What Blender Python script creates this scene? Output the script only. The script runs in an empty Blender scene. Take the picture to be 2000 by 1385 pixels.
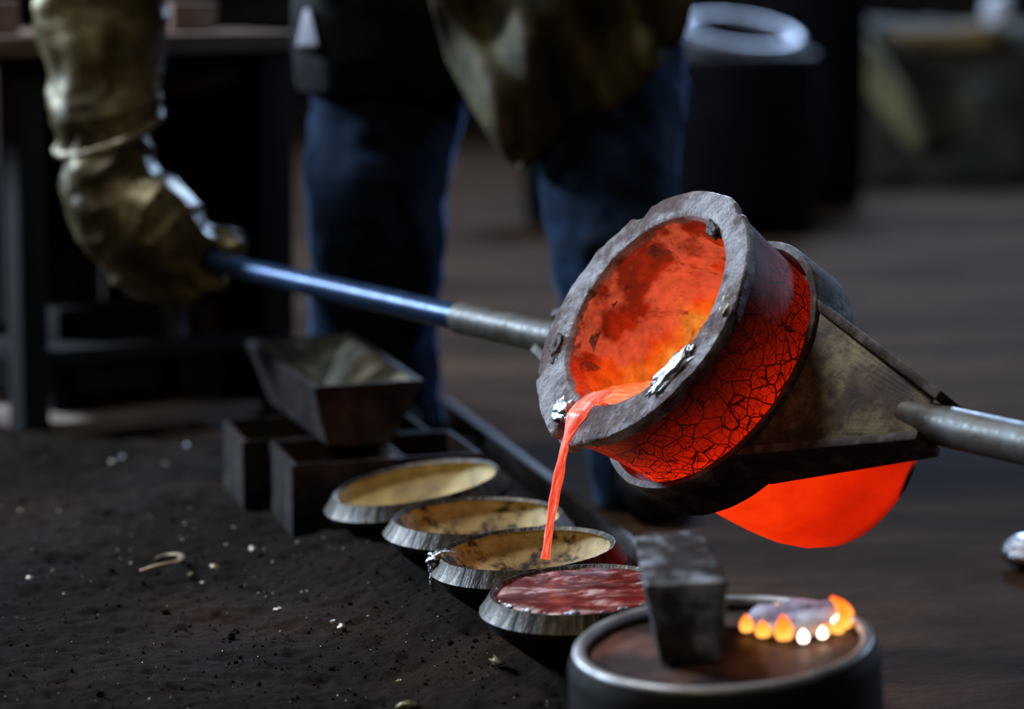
import bpy, bmesh, math, random
from mathutils import Vector, Matrix, noise, Euler
random.seed(7)
PI = math.pi
scene = bpy.context.scene
COL = scene.collection

# ------------------------------------------------------------------ camera
PITCH = math.radians(7.5)
CAMH = 0.74
F = 5671.0            # focal length in pixels of the 2000 px wide frame
cam_d = bpy.data.cameras.new('camera')
cam = bpy.data.objects.new('camera', cam_d)
COL.objects.link(cam)
cam.location = (0, 0, CAMH)
cam.rotation_euler = (PI/2 - PITCH, 0, 0)
cam_d.sensor_width = 36.0
cam_d.lens = F / 2000 * 36
cam_d.clip_end = 100
cam_d.dof.use_dof = True
cam_d.dof.focus_distance = 2.98
cam_d.dof.aperture_fstop = 2.6
cam_d.dof.aperture_blades = 8
scene.camera = cam

# ------------------------------------------------------------------ world, lights, exposure
w = bpy.data.worlds.new('world'); scene.world = w; w.use_nodes = True
bg = w.node_tree.nodes['Background']
bg.inputs[0].default_value = (0.55, 0.68, 1.0, 1)
bg.inputs[1].default_value = 0.012
vs = scene.view_settings
vs.view_transform = 'Standard'; vs.look = 'None'; vs.gamma = 1; vs.exposure = 0.0
vs.use_curve_mapping = False

def area(name, loc, target, sx, sy, power, color, spread=180):
    l = bpy.data.lights.new(name, 'AREA'); l.shape = 'RECTANGLE'; l.size = sx; l.size_y = sy
    l.energy = power; l.color = color; l.spread = math.radians(spread)
    o = bpy.data.objects.new(name, l); COL.objects.link(o)
    o.location = loc
    o.rotation_euler = (Vector(target) - Vector(loc)).to_track_quat('-Z', 'Y').to_euler()
    return o
# daylight through a roof opening behind and to the left, a doorway behind right; back rim and warm front fill lights are added
area('roof_opening_light', (-2.0, 4.5, 4.6), (0.1, 3.1, 0.3), 1.0, 0.8, 125, (0.90, 0.92, 1.0))
area('left_window_light', (-5.2, 6.4, 2.9), (-0.1, 3.8, 0.5), 0.8, 0.9, 560, (0.60, 0.77, 1.0))
area('right_doorway_light', (5.2, 7.6, 2.2), (0.3, 3.6, 0.5), 0.9, 1.2, 70, (0.50, 0.67, 1.0))
area('back_rim_light', (1.6, 12.0, 3.0), (-0.2, 3.8, 0.5), 0.9, 0.9, 300, (0.46, 0.66, 1.0))  # rim light added straight behind the worker, no doorway stands there
area('front_left_fill_light', (-1.5, 0.2, 3.0), (0.0, 3.4, 0.4), 0.5, 0.4, 14, (1.0, 0.84, 0.54))  # warm fill added from the camera side, no window there

# ------------------------------------------------------------------ projection helpers
RIGHT = Vector((1, 0, 0))
UP = Vector((0, math.sin(PITCH), math.cos(PITCH)))
FWD = Vector((0, math.cos(PITCH), -math.sin(PITCH)))
def P(px, py, D):
    """pixel of the photograph at distance D -> world point"""
    return Vector((0, 0, CAMH)) + RIGHT*((px-1000)/F*D) + UP*(-(py-692.5)/F*D) + FWD*D
def CV(x, y, z):
    """camera-space direction (right, up, towards camera) -> world"""
    return (RIGHT*x + UP*y - FWD*z).normalized()
def G(px, py, z=0.0):
    """pixel -> point on horizontal plane z"""
    d = P(px, py, 1.0) - Vector((0, 0, CAMH))
    return Vector((0, 0, CAMH)) + d*((z-CAMH)/d.z)

# ------------------------------------------------------------------ object helpers
def link(name, me, mat=None, parent=None):
    o = bpy.data.objects.new(name, me); COL.objects.link(o)
    if mat: me.materials.append(mat)
    if parent: o.parent = parent
    return o
def empty(name, loc=(0, 0, 0), mw=None):
    o = bpy.data.objects.new(name, None); COL.objects.link(o); o.location = loc
    o.empty_display_size = 0.05
    if mw: o.matrix_world = mw
    return o
def tag(o, label=None, cat=None, group=None, kind=None):
    if label: o['label'] = label
    if cat: o['category'] = cat
    if group: o['group'] = group
    if kind: o['kind'] = kind
    return o
def bm_obj(name, bm, mat, parent=None, smooth=True, auto=None):
    me = bpy.data.meshes.new(name)
    bm.normal_update()
    bm.to_mesh(me); bm.free()
    if smooth:
        for p in me.polygons: p.use_smooth = True
        if auto is not None:
            try: me.set_sharp_from_angle(angle=math.radians(auto))
            except Exception: pass
    return link(name, me, mat, parent)

def lathe(prof, seg=96, disp=None, close=False):
    """prof: list of (radius, z). disp(r,z,ang)->(r,z). UV u=angle v=profile"""
    bm = bmesh.new(); uvl = bm.loops.layers.uv.new('uv')
    rows = []
    for (r, z) in prof:
        if r < 1e-6:
            rows.append([bm.verts.new((0, 0, z))]); continue
        row = []
        for i in range(seg):
            a = 2*PI*i/seg
            rr, zz = (r, z) if disp is None else disp(r, z, a)
            row.append(bm.verts.new((rr*math.cos(a), rr*math.sin(a), zz)))
        rows.append(row)
    n = len(rows)
    for k in range(n if close else n-1):
        A, B = rows[k], rows[(k+1) % n]
        v0, v1 = k/n, (k+1)/n
        for i in range(seg):
            j = (i+1) % seg
            u0, u1 = i/seg, (i+1)/seg
            if len(A) == 1 and len(B) == 1: continue
            if len(A) == 1: vs_ = [A[0], B[j], B[i]]; uv = [(u0, v0), (u1, v1), (u0, v1)]
            elif len(B) == 1: vs_ = [A[i], A[j], B[0]]; uv = [(u0, v0), (u1, v0), (u0, v1)]
            else: vs_ = [A[i], A[j], B[j], B[i]]; uv = [(u0, v0), (u1, v0), (u1, v1), (u0, v1)]
            f = bm.faces.new(vs_)
            for l, t in zip(f.loops, uv): l[uvl].uv = t
    bmesh.ops.recalc_face_normals(bm, faces=bm.faces)
    return bm

def tube(pts, radii, seg=20, flat=None, twist=None):
    """closed tube through points. flat: list of ratio of 2nd axis, twist: list of angles"""
    bm = bmesh.new(); uvl = bm.loops.layers.uv.new('uv')
    n = len(pts); pts = [Vector(p) for p in pts]; rows = []
    t0 = (pts[1]-pts[0]).normalized()
    ref = Vector((0, 0, 1)) if abs(t0.z) < 0.9 else Vector((1, 0, 0))
    a = t0.cross(ref).normalized()
    for k in range(n):
        t = (pts[min(k+1, n-1)]-pts[max(k-1, 0)]).normalized()
        a = (a - t*a.dot(t)).normalized(); b = t.cross(a)
        tw = twist[k] if twist else 0; fl = flat[k] if flat else 1
        row = []
        for i in range(seg):
            an = 2*PI*i/seg
            x, y = radii[k]*math.cos(an), radii[k]*fl*math.sin(an)
            x, y = x*math.cos(tw)-y*math.sin(tw), x*math.sin(tw)+y*math.cos(tw)
            row.append(bm.verts.new(pts[k]+a*x+b*y))
        rows.append(row)
    for k in range(n-1):
        for i in range(seg):
            j = (i+1) % seg
            f = bm.faces.new([rows[k][i], rows[k][j], rows[k+1][j], rows[k+1][i]])
            for l, uv in zip(f.loops, [(i/seg, k/n), ((i+1)/seg, k/n), ((i+1)/seg, (k+1)/n), (i/seg, (k+1)/n)]): l[uvl].uv = uv
    bm.faces.new(rows[0]); bm.faces.new(rows[-1])
    bmesh.ops.recalc_face_normals(bm, faces=bm.faces)
    return bm

def hull_box(c8, bevel=0.0, segs=2):
    """c8: 4 bottom then 4 top corners, same order"""
    bm = bmesh.new()
    v = [bm.verts.new(Vector(p)) for p in c8]
    for f in ((3, 2, 1, 0), (4, 5, 6, 7), (0, 1, 5, 4), (1, 2, 6, 5), (2, 3, 7, 6), (3, 0, 4, 7)):
        bm.faces.new([v[i] for i in f])
    bmesh.ops.recalc_face_normals(bm, faces=bm.faces)
    if bevel > 0:
        bmesh.ops.bevel(bm, geom=list(bm.edges), offset=bevel, segments=segs, affect='EDGES', profile=0.6)
    return bm
def box_bm(cx, cy, cz, sx, sy, sz, bevel=0.0, rz=0.0, jit=0.0):
    c = []
    for z in (-1, 1):
        for (x, y) in ((-1, -1), (1, -1), (1, 1), (-1, 1)):
            p = Vector((x*sx/2 + random.uniform(-jit, jit), y*sy/2 + random.uniform(-jit, jit), z*sz/2))
            p.rotate(Euler((0, 0, rz)))
            c.append(p+Vector((cx, cy, cz)))
    return hull_box(c, bevel)
def rough_up(o, amp, scale, octs=4, seed=0.0, zonly=False):
    me = o.data
    for v in me.vertices:
        p = v.co*scale + Vector((seed, seed*1.3, -seed))
        d = noise.fractal(p, 1.0, 2.0, octs)
        v.co += (Vector((0, 0, 1)) if zonly else v.normal)*d*amp
def lump(name, loc, r, mat, parent=None, sub=3, amp=0.35, seed=0.0, scale=(1, 1, 1), rot=(0, 0, 0)):
    bm = bmesh.new(); bmesh.ops.create_icosphere(bm, subdivisions=sub, radius=1)
    for v in bm.verts:
        n = noise.fractal(v.co*1.6+Vector((seed, seed, seed)), 1.0, 2.0, 4)
        v.co *= 1+amp*n
        v.co = Vector((v.co.x*scale[0]*r, v.co.y*scale[1]*r, v.co.z*scale[2]*r))
    bmesh.ops.rotate(bm, verts=bm.verts, matrix=Euler(rot).to_matrix())
    o = bm_obj(name, bm, mat, parent)
    o.location = loc
    return o

def remeshed(name, chains, mat, parent=None, voxel=0.008, smooth=6, disp=None, extra=None):
    """union of sphere chains -> one continuous surface. chains: list of [(pos, radius), ...]"""
    bm = bmesh.new()
    for ch in chains:
        if len(ch) == 1: ch = ch*2
        for (p0, r0), (p1, r1) in zip(ch[:-1], ch[1:]):
            p0, p1 = Vector(p0), Vector(p1)
            L = (p1-p0).length; n = max(1, int(L/(0.22*max(min(r0, r1), 0.004)))+1)
            for i in range(n+1):
                t = i/n; r = r0+(r1-r0)*t
                bmesh.ops.create_icosphere(bm, subdivisions=2, radius=r, matrix=Matrix.Translation(p0.lerp(p1, t)))
    if extra: extra(bm)
    me = bpy.data.meshes.new('tmp'); bm.to_mesh(me); bm.free()
    o = bpy.data.objects.new('tmp', me); COL.objects.link(o)
    m = o.modifiers.new('r', 'REMESH'); m.mode = 'VOXEL'; m.voxel_size = voxel
    s = o.modifiers.new('s', 'SMOOTH'); s.iterations = smooth; s.factor = 0.6
    dg = bpy.context.evaluated_depsgraph_get()
    me2 = bpy.data.meshes.new_from_object(o.evaluated_get(dg))
    bpy.data.objects.remove(o); bpy.data.meshes.remove(me)
    me2.name = name
    if disp:
        cos = [disp(v.co.copy(), v.normal.copy()) for v in me2.vertices]
        for v, c in zip(me2.vertices, cos): v.co = c
    for p in me2.polygons: p.use_smooth = True
    return link(name, me2, mat, parent)

# ------------------------------------------------------------------ materials
def lin(c):
    f = lambda x: x/12.92 if x <= 0.04045 else ((x+0.055)/1.055)**2.4
    return tuple(f(x/255) for x in c)+(1,)
class NT:
    def __init__(s, name):
        s.m = bpy.data.materials.new(name); s.m.use_nodes = True
        s.t = s.m.node_tree; s.n = s.t.nodes; s.b = s.n['Principled BSDF']
        s.tc = s.n.new('ShaderNodeTexCoord')
    def L(s, a, b): s.t.links.new(a, b)
    def put(s, inp, v):
        if hasattr(v, 'is_output'): s.L(v, inp)
        else: inp.default_value = v
    def mapping(s, scale=(1, 1, 1), loc=(0, 0, 0), src='Object', rot=(0, 0, 0)):
        m = s.n.new('ShaderNodeMapping'); s.L(s.tc.outputs[src], m.inputs[0])
        m.inputs['Scale'].default_value = scale; m.inputs['Location'].default_value = loc; m.inputs['Rotation'].default_value = rot
        return m.outputs[0]
    def noise(s, scale, detail=6, rough=0.6, vec=None, dist=0.0):
        n = s.n.new('ShaderNodeTexNoise'); n.inputs['Scale'].default_value = scale
        n.inputs['Detail'].default_value = detail; n.inputs['Roughness'].default_value = rough
        n.inputs['Distortion'].default_value = dist
        s.L(vec if vec else s.tc.outputs['Object'], n.inputs['Vector'])
        return n.outputs['Fac']
    def voro(s, scale, feature='DISTANCE_TO_EDGE', vec=None):
        n = s.n.new('ShaderNodeTexVoronoi'); n.feature = feature; n.inputs['Scale'].default_value = scale
        s.L(vec if vec else s.tc.outputs['Object'], n.inputs['Vector'])
        return n.outputs['Distance']
    def ramp(s, fac, stops, interp='LINEAR'):
        r = s.n.new('ShaderNodeValToRGB'); cr = r.color_ramp; cr.interpolation = interp
        while len(cr.elements) > 1: cr.elements.remove(cr.elements[-1])
        cr.elements[0].position = stops[0][0]; cr.elements[0].color = stops[0][1]
        for p, c in stops[1:]:
            e = cr.elements.new(p); e.color = c
        s.L(fac, r.inputs[0]); return r.outputs[0]
    def val(s, fac, stops):
        return s.ramp(fac, [(p, (v, v, v, 1)) for p, v in stops])
    def math(s, op, a, b=0.5, clamp=False):
        n = s.n.new('ShaderNodeMath'); n.operation = op; n.use_clamp = clamp
        s.put(n.inputs[0], a); s.put(n.inputs[1], b); return n.outputs[0]
    def maprange(s, v, a, b, c=0, d=1):
        n = s.n.new('ShaderNodeMapRange'); s.L(v, n.inputs[0])
        for i, x in zip((1, 2, 3, 4), (a, b, c, d)): n.inputs[i].default_value = x
        return n.outputs[0]
    def mix(s, fac, a, b, mode='MIX'):
        n = s.n.new('ShaderNodeMix'); n.data_type = 'RGBA'; n.blend_type = mode
        s.put(n.inputs[0], fac); s.put(n.inputs[6], a); s.put(n.inputs[7], b); return n.outputs[2]
    def xyz(s, src='Object'):
        n = s.n.new('ShaderNodeSeparateXYZ'); s.L(s.tc.outputs[src], n.inputs[0]); return n.outputs
    def bump(s, h, strength=0.5, dist=0.01, normal=None):
        n = s.n.new('ShaderNodeBump'); n.inputs['Strength'].default_value = strength; n.inputs['Distance'].default_value = dist
        s.L(h, n.inputs['Height'])
        if normal: s.L(normal, n.inputs['Normal'])
        return n.outputs[0]
    def set(s, **k):
        names = dict(color='Base Color', rough='Roughness', metal='Metallic', normal='Normal', emis='Emission Color',
                     estr='Emission Strength', spec='Specular IOR Level', coat='Coat Weight', crough='Coat Roughness', sheen='Sheen Weight')
        for a, v in k.items(): s.put(s.b.inputs[names[a]], v)
        return s.m

def simple(name, cols, scale=20, rough=0.7, metal=0.0, bump=0.4, bscale=None, bdist=0.002, vec=None, detail=6, spec=0.5):
    t = NT(name)
    v = t.mapping(*vec) if vec else None
    f = t.noise(scale, detail, 0.62, v)
    n = len(cols)
    c = t.ramp(f, [(0.32+0.36*i/max(1, n-1), lin(x)) for i, x in enumerate(cols)])
    f2 = t.noise(bscale or scale*4, 6, 0.65, v)
    rr = t.maprange(f2, 0.3, 0.7, max(0.02, rough-0.12), min(1, rough+0.12))
    return t.set(color=c, rough=rr, metal=metal, normal=t.bump(f2, bump, bdist), spec=spec)

M = {}
def m_dirt():
    t = NT('dark foundry sand')
    a = t.noise(2.2, 8, 0.6); b = t.noise(60, 8, 0.7); g = t.noise(420, 3, 0.6)
    c = t.ramp(a, [(0.32, lin((14, 10, 6))), (0.5, lin((27, 18, 9))), (0.62, lin((44, 28, 14))), (0.75, lin((60, 33, 15)))])
    sp = t.val(g, [(0.0, 0.35), (0.42, 0.75), (0.6, 1.15), (0.72, 1.9)])
    c = t.mix(1.0, c, sp, 'MULTIPLY')
    v = t.voro(260, 'F1'); sel = t.val(v, [(0.0, 1), (0.07, 1), (0.10, 0)])
    cell = t.n.new('ShaderNodeTexVoronoi'); cell.inputs['Scale'].default_value = 260; t.L(t.tc.outputs['Object'], cell.inputs[0])
    sel2 = t.math('MULTIPLY', sel, t.math('GREATER_THAN', cell.outputs['Color'], 0.86))
    c = t.mix(sel2, c, lin((190, 165, 130)))
    n = t.bump(b, 0.9, 0.006); n = t.bump(g, 0.8, 0.0015, n)
    return t.set(color=c, rough=0.95, normal=n, spec=0.12)
M['dirt'] = m_dirt()
def m_floor():
    t = NT('trodden earth floor')
    a = t.noise(1.3, 6, 0.6, t.mapping((1, 2.2, 1))); b = t.noise(14, 6, 0.7)
    c = t.ramp(a, [(0.3, lin((38, 27, 18))), (0.5, lin((66, 48, 33))), (0.7, lin((94, 71, 50)))])
    c = t.mix(1.0, c, t.val(b, [(0.3, 0.7), (0.7, 1.15)]), 'MULTIPLY')
    return t.set(color=c, rough=0.92, normal=t.bump(b, 0.5, 0.01), spec=0.05)
M['floor'] = m_floor()
M['wall'] = simple('sooty brick wall', [(20, 19, 18), (34, 31, 29), (46, 41, 37)], 6, 0.9, 0, 0.5, 40, 0.01)
M['brick'] = simple('sooty brick', [(30, 22, 19), (46, 33, 28), (60, 44, 36)], 8, 0.9, 0, 0.5, 60, 0.004)
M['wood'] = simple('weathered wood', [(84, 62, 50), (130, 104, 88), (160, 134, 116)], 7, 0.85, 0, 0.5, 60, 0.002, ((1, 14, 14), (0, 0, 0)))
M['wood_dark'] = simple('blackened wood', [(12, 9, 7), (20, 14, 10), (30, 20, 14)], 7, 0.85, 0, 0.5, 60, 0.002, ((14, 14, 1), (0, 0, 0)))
M['black_iron'] = simple('blackened cast iron', [(12, 12, 11), (26, 24, 22), (44, 38, 33)], 30, 0.62, 0.3, 0.5, 140, 0.001)
M['mold_iron'] = simple('ingot mold iron', [(34, 32, 32), (62, 57, 55), (92, 84, 78)], 22, 0.5, 0.6, 0.4, 120, 0.001)
M['mold_inside'] = simple('mold wash', [(30, 26, 16), (84, 78, 56), (176, 170, 146)], 16, 0.6, 0.1, 0.3, 90, 0.001)
M['mold_cavity'] = simple('rusty mold cavity', [(20, 17, 14), (44, 34, 27), (70, 52, 40)], 18, 0.8, 0.0, 0.3, 90, 0.001)
def m_bowl(dark):
    t = NT('ochre mold wash')
    a = t.noise(14, 8, 0.7); b = t.noise(26, 10, 0.72, t.mapping((1, 1, 1), (3, 1, 5)))
    c = t.ramp(a, [(0.3, lin((128, 108, 62))), (0.5, lin((200, 174, 110))), (0.68, lin((236, 216, 156)))])
    mk = t.val(b, [(0.0, 1), (dark-0.05, 1), (dark+0.03, 0)])
    c = t.mix(mk, c, lin((44, 26, 14)))
    return t.set(color=c, rough=0.62, normal=t.bump(b, 0.4, 0.002), spec=0.35)
M['bowl_clean'] = m_bowl(0.33)
M['bowl_stain'] = m_bowl(0.47)
def m_bevel():
    t = NT('ground iron chamfer')
    v = t.mapping((70, 1.5, 1), src='UV')
    f = t.noise(1.0, 4, 0.65, v); g = t.noise(60, 6, 0.6)
    c = t.ramp(f, [(0.3, lin((36, 31, 25))), (0.5, lin((72, 64, 52))), (0.68, lin((122, 114, 102)))])
    c = t.mix(1.0, c, t.val(g, [(0.35, 0.5), (0.6, 1.05)]), 'MULTIPLY')
    return t.set(color=c, rough=0.42, metal=0.55, normal=t.bump(f, 0.7, 0.003))
M['bevel'] = m_bevel()
M['bowl_body'] = simple('near-black mold underside', [(8, 8, 8), (14, 13, 12), (22, 19, 17)], 25, 0.8, 0.1, 0.4, 120, 0.001)  # underside coloured much darker than the rim
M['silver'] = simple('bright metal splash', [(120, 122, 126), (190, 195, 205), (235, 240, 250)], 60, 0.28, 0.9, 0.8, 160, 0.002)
M['pale'] = simple('pale metal flake', [(150, 140, 120), (215, 205, 185), (245, 240, 225)], 60, 0.35, 0.5, 0.5, 160, 0.001)
M['strip'] = simple('curled brassy strip', [(140, 104, 74), (200, 176, 140), (240, 224, 196)], 40, 0.42, 0.5, 0.3, 160, 0.001)

def m_shell():
    t = NT('glowing crucible wall')
    x, y, z = t.xyz()
    warp = t.n.new('ShaderNodeTexNoise'); warp.inputs['Scale'].default_value = 9; t.L(t.tc.outputs['Object'], warp.inputs['Vector'])
    vm = t.n.new('ShaderNodeVectorMath'); vm.operation = 'MULTIPLY_ADD'
    t.L(warp.outputs['Color'], vm.inputs[0]); vm.inputs[1].default_value = (0.05, 0.05, 0.05); t.L(t.tc.outputs['Object'], vm.inputs[2])
    c1 = t.voro(105, vec=vm.outputs[0]); c2 = t.voro(46, vec=vm.outputs[0])
    l1 = t.val(c1, [(0.0, 0.3), (0.025, 0.5), (0.06, 1)]); l2 = t.val(c2, [(0.0, 0.05), (0.02, 0.35), (0.045, 1)])
    crack = t.math('MULTIPLY', l1, l2)
    nb = t.noise(11, 4, 0.6)
    # crack network only on the glazed band above the ring, fading out towards the base
    band = t.maprange(z, -0.150, -0.115)
    zone = t.math('MULTIPLY', band, t.val(nb, [(0.3, 0.65), (0.5, 1.0)]))
    ck = t.math('SUBTRACT', 1.0, t.math('MULTIPLY', zone, t.math('SUBTRACT', 1.0, crack)))
    # temperature: the wall is hot low down where the metal lies, cooler at the mouth
    hz = t.val(t.maprange(z, -0.34, 0.0), [(0.0, 0.55), (0.06, 0.85), (0.3, 0.9), (0.62, 1.15), (0.80, 0.5), (0.93, 0.16), (1.0, 0.06)])
    hx = t.val(t.maprange(x, -0.15, 0.15), [(0.0, 1.1), (0.5, 0.9), (0.75, 0.6), (0.9, 0.48), (1.0, 0.25)])
    hz2 = t.math('MAXIMUM', hz, t.maprange(x, -0.155, -0.09, 0.55, 0.0))
    heat = t.math('MULTIPLY', t.math('MULTIPLY', hz2, hx), ck)
    mott = t.val(t.noise(7, 5, 0.55), [(0.3, 0.7), (0.7, 1.2)])
    heat = t.math('MULTIPLY', heat, mott)
    dv = t.n.new('ShaderNodeVectorMath'); dv.operation = 'DISTANCE'; t.L(t.tc.outputs['Object'], dv.inputs[0]); dv.inputs[1].default_value = (0.022, -0.078, -0.336)
    burn = t.maprange(t.math('ADD', dv.outputs['Value'], t.math('MULTIPLY', t.math('SUBTRACT', nb, 0.5), 0.03)), 0.016, 0.024)
    heat = t.math('MULTIPLY', heat, burn)
    col = t.ramp(heat, [(0.0, (0.10, 0.008, 0.002, 1)), (0.4, (0.55, 0.012, 0.001, 1)), (0.8, (0.85, 0.018, 0.001, 1)), (1.0, (0.95, 0.035, 0.002, 1))])
    base = t.ramp(t.noise(30, 6, 0.6), [(0.3, lin((30, 18, 15))), (0.7, lin((60, 38, 33)))])
    base = t.mix(t.math('SUBTRACT', 1.0, ck), base, lin((20, 10, 8)))
    # a burnt patch on the base edge
    return t.set(color=base, rough=0.58, emis=col, estr=heat, normal=t.bump(ck, 0.15, 0.0005), spec=0.25)
M['shell'] = m_shell()
def m_rim():
    t = NT('crusted crucible rim')
    a = t.noise(12, 8, 0.65); b = t.noise(70, 8, 0.7); p = t.voro(170, 'F1')
    c = t.ramp(a, [(0.36, lin((84, 58, 52))), (0.46, lin((124, 100, 94))), (0.52, lin((178, 172, 172))), (0.68, lin((214, 212, 214)))])
    c = t.mix(1.0, c, t.val(b, [(0.3, 0.45), (0.55, 1.0)]), 'MULTIPLY')
    pits = t.val(p, [(0.0, 0.1), (0.16, 0.8), (0.3, 1)])
    c = t.mix(0.6, c, pits, 'MULTIPLY')
    n = t.bump(b, 1.0, 0.006); n = t.bump(p, 0.5, 0.002, n)
    return t.set(color=c, rough=0.42, metal=0.2, normal=n)
M['rim'] = m_rim()
def m_inner():
    t = NT('white hot crucible lining')
    x, y, z = t.xyz()
    a = t.noise(9, 8, 0.62, dist=0.6); b = t.noise(20, 9, 0.7, t.mapping((1, 1, 1), (2, 7, 1)), dist=1.2); c3 = t.noise(5, 6, 0.6, t.mapping((1, 1, 1), (9, 2, 4)))
    # hotter towards the pool (low x, camera side) and deeper in
    g = t.math('ADD', t.maprange(x, 0.11, -0.10, 0.0, 0.35), t.maprange(z, -0.015, -0.12, 0.0, 0.75))
    f = t.math('ADD', t.math('MULTIPLY', g, 0.85), t.maprange(a, 0.36, 0.64, -0.32, 0.30))
    col = t.ramp(f, [(0.0, (0.16, 0.006, 0.001, 1)), (0.25, (0.42, 0.014, 0.001, 1)), (0.45, (0.75, 0.032, 0.002, 1)), (0.65, (0.95, 0.075, 0.003, 1)), (0.85, (1.0, 0.17, 0.012, 1)), (1.0, (1.0, 0.30, 0.04, 1))])
    pink = t.val(c3, [(0.50, 0), (0.53, 0.6), (0.58, 0.6), (0.62, 0.0)])
    col = t.mix(pink, col, (0.85, 0.12, 0.05, 1))
    col = t.mix(1.0, col, t.val(t.noise(55, 6, 0.7), [(0.3, 0.5), (0.5, 0.95), (0.7, 1.3)]), 'MULTIPLY')
    dk = t.val(b, [(0.0, 1), (0.39, 0.85), (0.44, 0.0)])
    col = t.mix(dk, col, (0.09, 0.010, 0.005, 1))
    return t.set(color=(0.05, 0.02, 0.015, 1), rough=0.45, emis=col, estr=0.8, normal=t.bump(a, 0.5, 0.004), spec=0.3)
M['inner'] = m_inner()
def m_melt():
    t = NT('molten metal')
    v = t.mapping((1, 1, 1)); a = t.noise(34, 6, 0.6, v, 1.5)
    col = t.ramp(a, [(0.3, (0.95, 0.06, 0.01, 1)), (0.5, (1.0, 0.16, 0.05, 1)), (0.66, (1.0, 0.42, 0.2, 1)), (0.75, (1, 0.75, 0.5, 1))])
    return t.set(color=(0.5, 0.2, 0.15, 1), rough=0.15, emis=col, estr=1.0, normal=t.bump(a, 0.5, 0.003))
M['melt'] = m_melt()
def m_stream():
    t = NT('pouring molten metal')
    v = t.mapping((9, 5.0, 1), src='UV'); a = t.noise(1.3, 5, 0.65, v, 0.9)
    col = t.ramp(a, [(0.3, (0.55, 0.02, 0.008, 1)), (0.45, (0.85, 0.05, 0.02, 1)), (0.56, (0.95, 0.12, 0.06, 1)), (0.64, (1.0, 0.35, 0.22, 1)), (0.7, (1, 0.75, 0.62, 1))])
    return t.set(color=(0.6, 0.25, 0.2, 1), rough=0.12, emis=col, estr=0.95, normal=t.bump(a, 0.6, 0.003))
M['stream'] = m_stream()
def m_cake():
    t = NT('cooling red slag')
    a = t.noise(20, 8, 0.7, t.mapping((1, 2.2, 1)), 0.5); b = t.noise(9, 5, 0.6)
    c = t.ramp(a, [(0.35, lin((40, 8, 7))), (0.47, lin((84, 26, 23))), (0.53, lin((150, 96, 88))), (0.60, lin((240, 220, 210)))])
    e = t.ramp(b, [(0.35, (0.05, 0.002, 0.002, 1)), (0.6, (0.17, 0.010, 0.008, 1))])
    return t.set(color=c, rough=0.22, metal=0.3, emis=e, estr=0.45, normal=t.bump(a, 0.9, 0.004), coat=0.5, crough=0.15)
M['cake'] = m_cake()
M['ring'] = simple('scaled steel ring', [(26, 20, 17), (60, 47, 40), (120, 108, 100)], 34, 0.62, 0.2, 0.8, 150, 0.0012)
def m_plate():
    t = NT('rust speckled steel plate')
    a = t.noise(14, 8, 0.7); b = t.noise(90, 6, 0.7)
    c = t.ramp(a, [(0.36, lin((36, 25, 18))), (0.5, lin((72, 56, 38))), (0.62, lin((116, 106, 76)))])
    c = t.mix(1.0, c, t.val(b, [(0.32, 0.35), (0.5, 1.0), (0.72, 1.4)]), 'MULTIPLY')
    return t.set(color=c, rough=0.55, metal=0.35, normal=t.bump(b, 0.5, 0.001))
M['plate'] = m_plate()
M['pipe_grey'] = simple('worn grey pipe', [(64, 57, 46), (96, 94, 86), (112, 116, 118)], 24, 0.5, 0.4, 0.3, 160, 0.001)
M['pipe_blue'] = simple('worn blue pipe', [(16, 34, 58), (30, 62, 98), (58, 92, 128)], 14, 0.36, 0.5, 0.3, 160, 0.001)
M['drum'] = simple('painted steel drum', [(30, 30, 30), (46, 46, 46), (70, 66, 62)], 12, 0.5, 0.4, 0.3, 90, 0.001)
M['drum_rim'] = simple('bare drum rim', [(140, 136, 132), (180, 180, 180), (210, 212, 214)], 20, 0.45, 0.6, 0.3, 90, 0.001)
M['drum_top'] = simple('rusty drum top', [(34, 26, 24), (66, 48, 44), (150, 96, 74)], 9, 0.6, 0.3, 0.4, 60, 0.002)
M['block'] = simple('scuffed steel block', [(26, 26, 22), (72, 74, 74), (205, 212, 222)], 22, 0.4, 0.35, 0.4, 90, 0.001)
M['jeans'] = simple('dark blue jeans', [(7, 15, 25), (13, 28, 46), (24, 50, 78)], 26, 0.9, 0, 0.4, 300, 0.001, spec=0.1)
for k_, v_ in (('Sheen Weight', 0.7), ('Sheen Roughness', 0.35), ('Sheen Tint', (0.25, 0.5, 1.0, 1))): M['jeans'].node_tree.nodes['Principled BSDF'].inputs[k_].default_value = v_
M['jacket'] = simple('black work jacket', [(10, 11, 13), (17, 18, 20), (24, 25, 28)], 14, 0.85, 0, 0.4, 200, 0.001, spec=0.2)
M['apron'] = simple('olive leather apron', [(26, 25, 14), (60, 56, 31), (118, 108, 62)], 9, 0.7, 0, 0.5, 120, 0.002, spec=0.3)
M['glove'] = simple('aluminised olive glove', [(46, 41, 28), (102, 91, 58), (170, 156, 112)], 13, 0.36, 0.4, 0.6, 320, 0.0012)
M['glove_hem'] = simple('light glove hem', [(110, 104, 80), (170, 160, 130), (205, 198, 175)], 60, 0.5, 0.3, 0.5, 320, 0.001)
M['pale_cloth'] = simple('pale cloth', [(120, 120, 130), (150, 150, 160), (176, 176, 188)], 14, 0.8, 0, 0.3, 100, 0.001)
M['boot'] = simple('black leather boot', [(8, 8, 9), (13, 13, 14), (20, 20, 22)], 14, 0.55, 0, 0.3, 100, 0.001)
M['skin'] = simple('skin', [(120, 84, 64), (146, 104, 80), (160, 118, 92)], 14, 0.55, 0, 0.2, 100, 0.0005)
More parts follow.
